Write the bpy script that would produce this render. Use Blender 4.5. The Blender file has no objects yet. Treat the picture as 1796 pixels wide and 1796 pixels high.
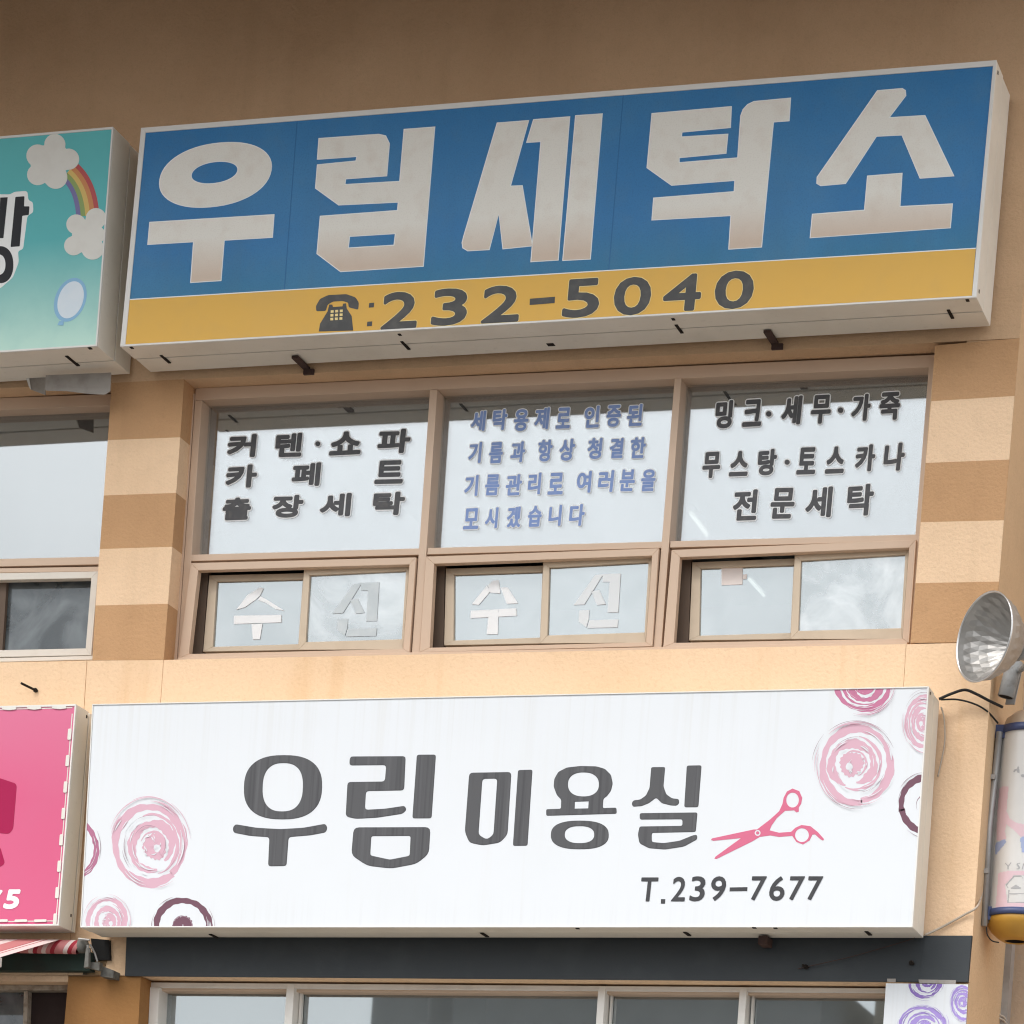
import bpy, bmesh, math, random
from mathutils import Vector, Matrix
from mathutils.geometry import tessellate_polygon
random.seed(7)
scene = bpy.context.scene
C = scene.collection

# ------------------------------------------------------------------ camera
W = 1796.0
FPX, CX, CY = 5845.88, 901.06, 2885.0
YAW, PITCH, ROLL = -0.326776, -0.018987, 0.072117
CAM = Vector((0.0, -12.4, 1.6))
_f = Vector((math.sin(YAW)*math.cos(PITCH), math.cos(YAW)*math.cos(PITCH), math.sin(PITCH)))
_r0 = Vector((math.cos(YAW), -math.sin(YAW), 0)); _u0 = _r0.cross(_f)
RIGHT = math.cos(ROLL)*_r0 + math.sin(ROLL)*_u0
UP = -math.sin(ROLL)*_r0 + math.cos(ROLL)*_u0
FWD = _f
cd = bpy.data.cameras.new('camera'); cam = bpy.data.objects.new('camera', cd); C.objects.link(cam)
cam.matrix_world = Matrix(((RIGHT.x, UP.x, -FWD.x, CAM.x), (RIGHT.y, UP.y, -FWD.y, CAM.y), (RIGHT.z, UP.z, -FWD.z, CAM.z), (0, 0, 0, 1)))
cd.sensor_fit = 'HORIZONTAL'; cd.sensor_width = 36.0; cd.lens = FPX/W*36.0
cd.shift_x = (W/2-CX)/W; cd.shift_y = (CY-W/2)/W
cd.clip_start = 0.1; cd.clip_end = 2000
scene.camera = cam

# ------------------------------------------------------------------ light: overcast day
SUN_EL, SUN_AZ = 52.0, -28.0      # azimuth measured from -Y (in front of the facade) towards -X
w = bpy.data.worlds.new('World'); scene.world = w; w.use_nodes = True
nt = w.node_tree; nt.nodes.clear()
sky = nt.nodes.new('ShaderNodeTexSky'); sky.sky_type = 'NISHITA'; sky.sun_disc = False
sky.sun_elevation = math.radians(SUN_EL); sky.sun_rotation = math.radians(180.0 - SUN_AZ)
sky.air_density = 1.0; sky.dust_density = 6.0; sky.ozone_density = 1.0
hs = nt.nodes.new('ShaderNodeHueSaturation'); hs.inputs['Saturation'].default_value = 0.22
mxw = nt.nodes.new('ShaderNodeMix'); mxw.data_type = 'RGBA'; mxw.inputs[0].default_value = 0.55
mxw.inputs['B'].default_value = (8.6, 9.0, 9.4, 1)           # even cloud cover
bg = nt.nodes.new('ShaderNodeBackground'); bg.inputs['Strength'].default_value = 0.15
wo = nt.nodes.new('ShaderNodeOutputWorld')
nt.links.new(sky.outputs[0], hs.inputs['Color']); nt.links.new(hs.outputs[0], mxw.inputs['A'])
tc = nt.nodes.new('ShaderNodeTexCoord'); cn = nt.nodes.new('ShaderNodeTexNoise'); cn.inputs['Scale'].default_value = 3.2; cn.inputs['Detail'].default_value = 7.0
cm = nt.nodes.new('ShaderNodeMapRange'); cm.inputs[1].default_value = 0.3; cm.inputs[2].default_value = 0.7; cm.inputs[3].default_value = 0.76; cm.inputs[4].default_value = 1.2
cx_ = nt.nodes.new('ShaderNodeVectorMath'); cx_.operation = 'SCALE'
nt.links.new(tc.outputs['Generated'], cn.inputs['Vector']); nt.links.new(cn.outputs[0], cm.inputs[0])
nt.links.new(mxw.outputs['Result'], cx_.inputs[0]); nt.links.new(cm.outputs[0], cx_.inputs['Scale'])
nt.links.new(cx_.outputs[0], bg.inputs['Color']); nt.links.new(bg.outputs[0], wo.inputs['Surface'])
sl = bpy.data.lights.new('sun', 'SUN'); sl.energy = 1.3; sl.angle = math.radians(35); sl.color = (1.0, 0.96, 0.9)
so = bpy.data.objects.new('sun', sl); C.objects.link(so)
_el, _az = math.radians(SUN_EL), math.radians(SUN_AZ)
sdir = Vector((math.sin(_az)*math.cos(_el), -math.cos(_az)*math.cos(_el), math.sin(_el)))
so.rotation_euler = sdir.to_track_quat('Z', 'Y').to_euler(); so.location = (-6, -10, 20)
scene.view_settings.view_transform = 'Standard'; scene.view_settings.look = 'None'
scene.view_settings.exposure = 0.57; scene.view_settings.gamma = 1.0
scene.render.engine = 'CYCLES'
scene.cycles.max_bounces = 8; scene.cycles.transparent_max_bounces = 16
scene.cycles.use_denoising = True; scene.cycles.filter_width = 1.15
try: scene.cycles.denoising_input_passes = 'RGB_ALBEDO_NORMAL'
except Exception: pass

# ------------------------------------------------------------------ helpers
def U(u, v, y):
    """point where the ray through photo pixel (u, v) meets the vertical plane Y = y"""
    d = FWD*FPX + RIGHT*(u-CX) - UP*(v-CY)
    return CAM + d*((y-CAM.y)/d.y)
def PX(p):
    q = p-CAM; z = q.dot(FWD)
    return (CX+FPX*q.dot(RIGHT)/z, CY-FPX*q.dot(UP)/z)
def crop(ox, oy, s):
    return lambda pts: [(ox+x/s, oy+y/s) for x, y in pts]
def mk(name, verts, faces, mats, parent=None, fm=None, smooth=False):
    me = bpy.data.meshes.new(name); me.from_pydata([tuple(v) for v in verts], [], faces)
    if not isinstance(mats, (list, tuple)): mats = [mats]
    for m in mats: me.materials.append(M[m])
    if fm:
        for p, i in zip(me.polygons, fm): p.material_index = i
    if smooth:
        for p in me.polygons: p.use_smooth = True
    me.update()
    o = bpy.data.objects.new(name, me); C.objects.link(o)
    if parent is not None: o.parent = parent
    return o
def tag(o, label=None, cat=None, group=None, kind=None):
    if label: o['label'] = label
    if cat: o['category'] = cat
    if group: o['group'] = group
    if kind: o['kind'] = kind
    return o
def empty(name, label, cat, group=None):
    o = bpy.data.objects.new(name, None); C.objects.link(o); o.empty_display_size = 0.1
    return tag(o, label, cat, group)
HEX = [(3, 2, 1, 0), (4, 5, 6, 7), (0, 1, 5, 4), (1, 2, 6, 5), (2, 3, 7, 6), (3, 0, 4, 7)]
def bevelled(name, verts, faces, mat, parent, bev):
    bm = bmesh.new(); vs = [bm.verts.new(v) for v in verts]
    for f in faces: bm.faces.new([vs[i] for i in f])
    bmesh.ops.recalc_face_normals(bm, faces=bm.faces)
    if bev: bmesh.ops.bevel(bm, geom=list(bm.edges), offset=bev, segments=2, affect='EDGES', profile=0.5)
    me = bpy.data.meshes.new(name); bm.to_mesh(me); bm.free(); me.materials.append(M[mat])
    o = bpy.data.objects.new(name, me); C.objects.link(o)
    if parent is not None: o.parent = parent
    return o
def prism(name, q, y0, y1, mat, parent=None, bev=0.0):
    """photo quad (TL, TR, BR, BL) laid on plane y0 and pushed straight back to y1"""
    a = [U(u, v, y0) for u, v in q]; b = [Vector((p.x, y1, p.z)) for p in a]
    return bevelled(name, a+b, HEX, mat, parent, bev)
def box(name, x0, x1, y0, y1, z0, z1, mat, parent=None, bev=0.0):
    v = [(x0, y0, z1), (x1, y0, z1), (x1, y0, z0), (x0, y0, z0), (x0, y1, z1), (x1, y1, z1), (x1, y1, z0), (x0, y1, z0)]
    return bevelled(name, [Vector(p) for p in v], HEX, mat, parent, bev)
def plate(name, shapes, y, mats, parent, thick=0.0012):
    """flat cut shapes (outer, [holes], slot, lift) on plane y, standing 'thick' proud"""
    V, F, FM = [], [], []
    for sh in shapes:
        outer, holes = sh[0], sh[1] if len(sh) > 1 else []
        slot = sh[2] if len(sh) > 2 else 0; lift = sh[3] if len(sh) > 3 else 0.0
        loops = [[U(a, b, y-lift) for a, b in outer]] + [[U(a, b, y-lift) for a, b in h] for h in holes]
        tris = tessellate_polygon([[Vector((p.x, p.z, 0)) for p in l] for l in loops])
        flat = [p for l in loops for p in l]; n0 = len(V); n = len(flat)
        V += [p - Vector((0, thick, 0)) for p in flat] + flat
        for t in tris:
            a, b, c = (flat[i] for i in t)
            # outward normal -Y
            if (b-a).cross(c-a).y > 0: t = (t[0], t[2], t[1])
            F.append(tuple(n0+i for i in t)); FM.append(slot)
        k = n0
        for l in loops:
            m = len(l)
            for i in range(m):
                j = (i+1) % m
                F.append((k+i, k+j, k+j+n, k+i+n)); FM.append(slot)
            k += m
    return mk(name, V, F, mats, parent, FM)
def sellipse(cx, cy, a, b, n=2.0, shear=0.0, slope=0.0, N=56):
    out = []
    for i in range(N):
        t = 2*math.pi*i/N; c, s = math.cos(t), math.sin(t)
        x = a*math.copysign(abs(c)**(2/n), c); y = b*math.copysign(abs(s)**(2/n), s)
        out.append((cx+x-shear*y, cy+y+slope*x))
    return out
def rnd(pts, r=6, k=3):
    """round the corners of a closed outline"""
    out = []; n = len(pts)
    for i in range(n):
        p = Vector(pts[i]); a = Vector(pts[i-1]); b = Vector(pts[(i+1) % n])
        da, db = (a-p), (b-p); la, lb = da.length, db.length
        if la < 1e-6 or lb < 1e-6: continue
        rr = min(r, la*0.45, lb*0.45)
        p0 = p+da/la*rr; p1 = p+db/lb*rr
        for j in range(k+1):
            t = j/k; q = p0*(1-t)**2+p*2*t*(1-t)+p1*t*t
            out.append((q.x, q.y))
    return out
def tube(name, pts, r, mat, parent=None, n=8, closed=False):
    pts = [Vector(p) for p in pts]; V, F = [], []
    m = len(pts); prev = None
    for i, p in enumerate(pts):
        d = (pts[min(i+1, m-1)]-pts[max(i-1, 0)]).normalized()
        if prev is None:
            a = d.cross(Vector((0, 0, 1)))
            if a.length < 0.1: a = d.cross(Vector((0, 1, 0)))
        else: a = prev-d*prev.dot(d)
        a.normalize(); prev = a; b = d.cross(a)
        rr = r[i] if isinstance(r, (list, tuple)) else r
        for k in range(n):
            t = 2*math.pi*k/n; V.append(p+a*math.cos(t)*rr+b*math.sin(t)*rr)
    for i in range(m-1):
        for k in range(n):
            k2 = (k+1) % n; F.append((i*n+k, i*n+k2, (i+1)*n+k2, (i+1)*n+k))
    F.append(tuple(range(n-1, -1, -1))); F.append(tuple((m-1)*n+k for k in range(n)))
    return mk(name, V, F, mat, parent, smooth=(n > 6))
def spline(pts, k=8):
    pts = [Vector(p) for p in pts]; out = []
    P = [pts[0]*2-pts[1]]+pts+[pts[-1]*2-pts[-2]]
    for i in range(1, len(P)-2):
        for j in range(k):
            t = j/k; a, b, c, d = P[i-1:i+3]
            out.append(0.5*((2*b)+(c-a)*t+(2*a-5*b+4*c-d)*t*t+(3*b-a-3*c+d)*t**3))
    out.append(pts[-1]); return out
def lathe(name, o, ax, prof, mat, parent, n=32, smooth=True, twist=False, tri=False):
    ax = Vector(ax).normalized(); a = ax.cross(Vector((0, 0, 1)))
    if a.length < 0.1: a = ax.cross(Vector((0, 1, 0)))
    a.normalize(); b = ax.cross(a); V, F = [], []
    for i, (d, r) in enumerate(prof):
        for k in range(n):
            t = 2*math.pi*(k+(0.5*(i % 2) if twist else 0))/n
            V.append(Vector(o)+ax*d+a*math.cos(t)*r+b*math.sin(t)*r)
    for i in range(len(prof)-1):
        for k in range(n):
            k2 = (k+1) % n
            if tri:
                if i % 2 == 0:
                    F += [(i*n+k, i*n+k2, (i+1)*n+k), (i*n+k2, (i+1)*n+k2, (i+1)*n+k)]
                else:
                    F += [(i*n+k, i*n+k2, (i+1)*n+k2), (i*n+k, (i+1)*n+k2, (i+1)*n+k)]
            else: F.append((i*n+k, i*n+k2, (i+1)*n+k2, (i+1)*n+k))
    return mk(name, V, F, mat, parent, smooth=smooth)

# ------------------------------------------------------------------ materials
M = {}
def s2l(c):
    return tuple((x/12.92 if x <= 0.04045 else ((x+0.055)/1.055)**2.4) for x in (v/255.0 for v in c))
class MB:
    def __init__(s, name, col, rough=0.6, spec=0.5, metal=0.0):
        s.m = bpy.data.materials.new(name); s.m.use_nodes = True; s.t = s.m.node_tree
        s.b = s.t.nodes['Principled BSDF']; M[name] = s.m
        s.b.inputs['Roughness'].default_value = rough; s.b.inputs['Metallic'].default_value = metal
        s.b.inputs['Specular IOR Level'].default_value = spec
        rgb = s.t.nodes.new('ShaderNodeRGB'); rgb.outputs[0].default_value = (*col, 1); s.c = rgb.outputs[0]
        geo = s.t.nodes.new('ShaderNodeNewGeometry'); s.pos = geo.outputs['Position']
    def noise(s, scale, detail=4.0, stretch=(1, 1, 1), rough=0.55):
        mp = s.t.nodes.new('ShaderNodeMapping'); mp.inputs['Scale'].default_value = stretch
        s.t.links.new(s.pos, mp.inputs['Vector'])
        n = s.t.nodes.new('ShaderNodeTexNoise'); n.inputs['Scale'].default_value = scale
        n.inputs['Detail'].default_value = detail; n.inputs['Roughness'].default_value = rough
        s.t.links.new(mp.outputs[0], n.inputs['Vector']); return n.outputs[0]
    def ramp(s, f, a, b, lo=0.0, hi=1.0):
        r = s.t.nodes.new('ShaderNodeMapRange'); r.inputs[1].default_value = a; r.inputs[2].default_value = b
        r.inputs[3].default_value = lo; r.inputs[4].default_value = hi
        s.t.links.new(f, r.inputs[0]); return r.outputs[0]
    def mul(s, a, b):
        m = s.t.nodes.new('ShaderNodeMath'); m.operation = 'MULTIPLY'
        s.t.links.new(a, m.inputs[0]); s.t.links.new(b, m.inputs[1]); return m.outputs[0]
    def mix(s, fac, col):
        x = s.t.nodes.new('ShaderNodeMix'); x.data_type = 'RGBA'
        if isinstance(fac, float): x.inputs[0].default_value = fac
        else: s.t.links.new(fac, x.inputs[0])
        s.t.links.new(s.c, x.inputs['A']); x.inputs['B'].default_value = (*col, 1); s.c = x.outputs['Result']; return s
    def dirt(s, scale, amt, col, lo=0.45, hi=0.75, stretch=(1, 1, 1), detail=5.0):
        return s.mix(s.ramp(s.noise(scale, detail, stretch), lo, hi, 0.0, amt), col)
    def streak(s, freq, amt, col, z0, z1, lo=0.5, hi=0.72):
        sp = s.t.nodes.new('ShaderNodeSeparateXYZ'); s.t.links.new(s.pos, sp.inputs[0])
        a = s.ramp(s.noise(1.0, 5.0, (freq, 1, 0.5)), lo, hi, 0.0, amt); b = s.ramp(sp.outputs['Z'], z0, z1)
        return s.mix(s.mul(a, b), col)
    def zgrad(s, z0, z1, col, amt=1.0):
        sp = s.t.nodes.new('ShaderNodeSeparateXYZ'); s.t.links.new(s.pos, sp.inputs[0])
        return s.mix(s.ramp(sp.outputs['Z'], z0, z1, 0.0, amt), col)
    def bump(s, scale, strength, dist=0.004, detail=6.0, stretch=(1, 1, 1)):
        b = s.t.nodes.new('ShaderNodeBump'); b.inputs['Strength'].default_value = strength
        b.inputs['Distance'].default_value = dist
        s.t.links.new(s.noise(scale, detail, stretch), b.inputs['Height'])
        s.t.links.new(b.outputs[0], s.b.inputs['Normal']); return s
    def done(s):
        s.t.links.new(s.c, s.b.inputs['Base Color']); return s.m

PEACH = (0.86, 0.61, 0.40); BROWN = (0.57, 0.335, 0.175)
def stucco(name, col, dirtcol, amt=0.35):
    return MB(name, col, 0.9, 0.2).dirt(1.6, amt, dirtcol, 0.42, 0.8).dirt(9, 0.22, tuple(x*0.72 for x in col), 0.5, 0.75) \
        .dirt(60, 0.16, tuple(x*0.6 for x in col), 0.55, 0.7).dirt(190, 0.22, tuple(x*0.62 for x in col), 0.45, 0.75, detail=2.0).dirt(1.0, 0.17, tuple(x*0.7 for x in dirtcol), 0.54, 0.8, (7, 1, 0.45)).dirt(0.7, 0.3, tuple(min(1, x*1.12) for x in col), 0.5, 0.7).bump(75, 0.55, 0.008).done()
stucco('peach_stucco', PEACH, (0.6, 0.38, 0.2))
stucco('upper_stucco_shaded', (0.66, 0.445, 0.275), (0.48, 0.3, 0.17), 0.6)  # peach wall toned darker: part of the eave shade is in the colour
stucco('brown_stucco', BROWN, (0.4, 0.22, 0.1))
stucco('corner_stucco', (0.68, 0.475, 0.29), (0.52, 0.35, 0.2))
MB('lower_brown_stucco', (0.33, 0.165, 0.06), 0.9, 0.2).dirt(3, 0.4, (0.25, 0.12, 0.05)).dirt(30, 0.2, (0.45, 0.27, 0.12), 0.6, 0.75).bump(60, 0.5, 0.006).done()
# spandrel: rain streaks under the window sill
MB('spandrel_stucco', PEACH, 0.9, 0.2).dirt(1.6, 0.3, (0.62, 0.4, 0.2), 0.42, 0.8) \
    .dirt(1.0, 0.3, (0.6, 0.33, 0.12), 0.55, 0.75, (7, 1, 0.5)).dirt(60, 0.16, (0.5, 0.3, 0.14), 0.52, 0.7).bump(75, 0.45, 0.008).done()
MB('joint_mortar', (0.5, 0.31, 0.14), 0.95, 0.1).done()
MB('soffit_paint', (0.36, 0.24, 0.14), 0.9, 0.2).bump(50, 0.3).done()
MB('charcoal_paint', (0.034, 0.04, 0.045), 0.6, 0.4).dirt(5, 0.5, (0.058, 0.066, 0.07), 0.5, 0.75).bump(120, 0.2, 0.002).done()
MB('stained_render', (0.62, 0.44, 0.30), 0.95, 0.2).dirt(3, 0.4, (0.2, 0.15, 0.11), 0.5, 0.8, (1.5, 1, 0.4)).dirt(25, 0.6, (0.55, 0.45, 0.35), 0.55, 0.7).bump(40, 0.6, 0.006).done()
MB('window_frame', (0.63, 0.46, 0.335), 0.45, 0.4).dirt(6, 0.35, (0.55, 0.4, 0.29), 0.5, 0.8).done()
MB('sash_frame', (0.62, 0.5, 0.37), 0.45, 0.4).dirt(8, 0.3, (0.34, 0.26, 0.17), 0.5, 0.8).done()
MB('dark_track', (0.13, 0.09, 0.065), 0.7, 0.3).done()
MB('white_frame', (0.72, 0.66, 0.58), 0.45, 0.4).dirt(9, 0.3, (0.5, 0.42, 0.33), 0.5, 0.8).done()
MB('silver_frame', (0.80, 0.77, 0.72), 0.4, 0.5).dirt(9, 0.35, (0.42, 0.38, 0.33), 0.5, 0.8).done()
MB('sign_metal', (0.76, 0.72, 0.64), 0.5, 0.4).dirt(3, 0.35, (0.46, 0.42, 0.35), 0.45, 0.8).dirt(40, 0.15, (0.35, 0.3, 0.25), 0.6, 0.75).done()
MB('sign_rim', (0.74, 0.72, 0.68), 0.45, 0.4).dirt(8, 0.3, (0.5, 0.47, 0.42), 0.5, 0.8).done()
MB('slot_black', (0.02, 0.015, 0.012), 0.8, 0.2).done()
MB('rusty_angle', (0.06, 0.035, 0.03), 0.8, 0.3).dirt(40, 0.5, (0.12, 0.06, 0.04)).done()
Z = lambda u, v, y=-0.31: U(u, v, y).z
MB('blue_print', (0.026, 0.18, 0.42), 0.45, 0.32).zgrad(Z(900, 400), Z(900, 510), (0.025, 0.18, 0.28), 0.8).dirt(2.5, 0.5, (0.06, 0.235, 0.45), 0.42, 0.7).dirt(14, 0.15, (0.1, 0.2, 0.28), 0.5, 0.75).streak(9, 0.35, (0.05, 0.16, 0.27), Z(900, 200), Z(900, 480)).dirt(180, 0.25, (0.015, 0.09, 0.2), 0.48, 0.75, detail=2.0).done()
MB('yellow_print', (0.76, 0.45, 0.10), 0.5, 0.18).dirt(2.0, 0.4, (0.70, 0.44, 0.14), 0.45, 0.7).dirt(10, 0.25, (0.64, 0.4, 0.13), 0.5, 0.75).done()
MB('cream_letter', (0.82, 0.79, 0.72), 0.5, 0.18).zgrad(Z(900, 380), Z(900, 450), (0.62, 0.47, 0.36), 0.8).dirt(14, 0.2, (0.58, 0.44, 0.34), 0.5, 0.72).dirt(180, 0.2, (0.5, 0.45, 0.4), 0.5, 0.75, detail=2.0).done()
MB('letter_edge', (0.86, 0.86, 0.84), 0.42, 0.5).done()
MB('grey_digit', (0.085, 0.085, 0.085), 0.5, 0.18).dirt(20, 0.4, (0.16, 0.155, 0.14), 0.45, 0.7).done()
MB('yellow_edge', (0.86, 0.66, 0.26), 0.4, 0.5).done()
MB('white_print', (0.70, 0.72, 0.745), 0.35, 0.5).dirt(1.0, 0.16, (0.62, 0.6, 0.55), 0.58, 0.78, (31, 1, 0.9)).dirt(3, 0.16, (0.62, 0.64, 0.65), 0.45, 0.75).streak(40, 0.2, (0.5, 0.47, 0.4), Z(900, 1420, -.23), Z(900, 1215, -.23)).streak(60, 0.15, (0.45, 0.43, 0.38), Z(900, 1560, -.23), Z(900, 1640, -.23)).done()
MB('grey_letter', (0.095, 0.095, 0.10), 0.5, 0.18).dirt(1.0, 0.6, (0.055, 0.055, 0.06), 0.52, 0.66, (55, 1, 0.8)).dirt(1.0, 0.35, (0.17, 0.17, 0.18), 0.55, 0.7, (40, 1, 0.7)).done()
MB('dark_digit', (0.055, 0.055, 0.06), 0.5, 0.18).dirt(30, 0.4, (0.1, 0.1, 0.1)).done()
MB('letter_outline_dark', (0.05, 0.05, 0.055), 0.4, 0.5).done()
MB('swirl_pale', (0.62, 0.37, 0.45), 0.4, 0.5).done()
MB('swirl_rose', (0.50, 0.15, 0.27), 0.4, 0.5).done()
MB('swirl_mauve', (0.40, 0.13, 0.23), 0.4, 0.5).done()
MB('swirl_plum', (0.14, 0.05, 0.08), 0.4, 0.5).done()
MB('swirl_purple', (0.36, 0.26, 0.62), 0.4, 0.5).done()
MB('swirl_violet', (0.22, 0.13, 0.42), 0.4, 0.5).done()
MB('swirl_white', (0.70, 0.72, 0.745), 0.4, 0.5).done()
MB('swirl_line', (0.30, 0.20, 0.24), 0.4, 0.5).done()
MB('scissor_pink', (0.60, 0.12, 0.22), 0.4, 0.5).done()
MB('pink_print', (0.64, 0.115, 0.23), 0.5, 0.18).dirt(3, 0.25, (0.6, 0.15, 0.26)).zgrad(Z(50, 1400, -.19), Z(50, 1250, -.19), (0.68, 0.19, 0.31), 0.7).done()
MB('magenta_print', (0.36, 0.008, 0.07), 0.5, 0.18).done()
MB('teal_print', (0.13, 0.50, 0.51), 0.5, 0.18).zgrad(Z(80, 420, -.34), Z(80, 600, -.34), (0.52, 0.76, 0.66), 1.0).dirt(6, 0.2, (0.1, 0.4, 0.42)).done()
MB('cloud_print', (0.72, 0.70, 0.64), 0.4, 0.5).dirt(12, 0.35, (0.6, 0.56, 0.5), 0.45, 0.7).done()
MB('balloon_print', (0.68, 0.75, 0.80), 0.4, 0.5).dirt(14, 0.4, (0.55, 0.68, 0.78)).done()
MB('balloon_rim', (0.22, 0.45, 0.66), 0.4, 0.5).done()
for n_, c_ in (('red', (0.45, 0.05, 0.05)), ('orange', (0.58, 0.22, 0.06)), ('yellow', (0.66, 0.45, 0.11)), ('green', (0.24, 0.34, 0.09)), ('violet', (0.16, 0.14, 0.34))):
    MB('rainbow_'+n_, c_, 0.4, 0.5).done()
MB('black_print', (0.03, 0.03, 0.035), 0.5, 0.18).done()
MB('tape_black', (0.065, 0.065, 0.07), 0.5, 0.4).dirt(50, 0.5, (0.14, 0.13, 0.12), 0.5, 0.72).done()
MB('tape_white', (0.86, 0.86, 0.85), 0.5, 0.4).done()
MB('tape_blue', (0.21, 0.31, 0.60), 0.5, 0.4).dirt(45, 0.6, (0.3, 0.38, 0.62), 0.45, 0.7).done()
MB('paper_white', (0.9, 0.9, 0.9), 0.6, 0.3).bump(30, 0.2, 0.003).done()
MB('paper_dull', (0.74, 0.76, 0.77), 0.6, 0.3).bump(30, 0.2, 0.003).done()
MB('paper_faded', (0.56, 0.61, 0.63), 0.6, 0.3).dirt(20, 0.5, (0.7, 0.73, 0.74)).done()
MB('paper_pink', (0.86, 0.76, 0.71), 0.7, 0.3).done()
MB('room_paint', (0.30, 0.29, 0.27), 0.9, 0.2).done()
MB('room_dark', (0.10, 0.095, 0.085), 0.9, 0.2).done()
MB('galvanised', (0.42, 0.41, 0.40), 0.4, 0.5, 0.35).dirt(12, 0.5, (0.25, 0.22, 0.2)).done()
MB('dirty_grey_plastic', (0.34, 0.31, 0.28), 0.6, 0.4).dirt(14, 0.6, (0.2, 0.17, 0.15), 0.48, 0.72).done()
MB('black_dark', (0.015, 0.015, 0.015), 0.8, 0.2).done()
MB('downpipe_grey', (0.52, 0.5, 0.45), 0.5, 0.4).dirt(5, 0.4, (0.25, 0.22, 0.18)).done()
MB('reflector_silver', (0.44, 0.425, 0.405), 0.48, 0.5, 0.8).dirt(25, 0.35, (0.36, 0.34, 0.32)).done()
MB('reflector_rim', (0.62, 0.61, 0.60), 0.3, 0.5, 0.8).done()
MB('socket_grey', (0.30, 0.30, 0.295), 0.6, 0.4).dirt(25, 0.6, (0.16, 0.14, 0.12), 0.5, 0.7).done()
MB('cable_black', (0.012, 0.011, 0.011), 0.6, 0.4).done()
MB('cable_clear', (0.50, 0.42, 0.34), 0.5, 0.4).done()
MB('pole_tube', (0.72, 0.70, 0.67), 0.25, 0.5).dirt(6, 0.35, (0.55, 0.52, 0.48), 0.45, 0.75).done()
MB('pole_pink', (0.73, 0.52, 0.56), 0.3, 0.5).dirt(8, 0.5, (0.75, 0.58, 0.6)).done()
MB('pole_blue', (0.36, 0.42, 0.62), 0.3, 0.5).dirt(8, 0.4, (0.45, 0.5, 0.65)).done()
MB('pole_grey', (0.42, 0.41, 0.41), 0.3, 0.5).done()
MB('pole_ring', (0.06, 0.085, 0.20), 0.45, 0.5).dirt(20, 0.4, (0.1, 0.1, 0.14)).done()
MB('pole_dome', (0.56, 0.30, 0.045), 0.4, 0.5).dirt(10, 0.4, (0.4, 0.2, 0.03)).done()
MB('pole_cap', (0.55, 0.42, 0.30), 0.6, 0.4).done()
MB('awning_red', (0.30, 0.025, 0.04), 0.8, 0.2).done()
MB('awning_pink', (0.46, 0.17, 0.17), 0.8, 0.2).done()
MB('awning_white', (0.62, 0.50, 0.48), 0.8, 0.2).done()
MB('green_grime', (0.03, 0.05, 0.042), 0.8, 0.2).dirt(8, 0.7, (0.03, 0.03, 0.025)).done()
MB('sooty_stucco', (0.34, 0.22, 0.12), 0.95, 0.1).dirt(14, 0.9, (0.05, 0.04, 0.03), 0.42, 0.62).bump(60, 0.7, 0.008).done()
MB('grimy_metal', (0.15, 0.145, 0.13), 0.7, 0.3).dirt(30, 0.6, (0.07, 0.06, 0.05), 0.45, 0.65).done()
MB('peeling_frame', (0.40, 0.34, 0.27), 0.8, 0.3).dirt(30, 0.7, (0.2, 0.15, 0.11), 0.45, 0.65).done()
MB('dark_panel', (0.035, 0.022, 0.02), 0.8, 0.3).dirt(20, 0.4, (0.06, 0.04, 0.035)).done()
MB('concrete', (0.23, 0.225, 0.215), 0.9, 0.2).dirt(0.6, 0.4, (0.17, 0.165, 0.155)).bump(30, 0.2).done()
MB('asphalt', (0.09, 0.09, 0.09), 0.9, 0.2).dirt(0.4, 0.5, (0.08, 0.08, 0.08)).bump(60, 0.4).done()
MB('far_grey', (0.36, 0.36, 0.35), 0.9, 0.2).dirt(0.8, 0.4, (0.26, 0.26, 0.25)).done()
MB('far_beige', (0.48, 0.43, 0.36), 0.9, 0.2).dirt(0.8, 0.4, (0.36, 0.32, 0.26)).done()
MB('far_window', (0.03, 0.035, 0.04), 0.2, 0.5).done()
MB('far_trim', (0.5, 0.48, 0.44), 0.8, 0.3).done()
em = MB('tube_light', (1, 1, 1), 0.5); em.b.inputs['Emission Color'].default_value = (1, 0.98, 0.94, 1); em.b.inputs['Emission Strength'].default_value = 1.5; em.done()
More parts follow.
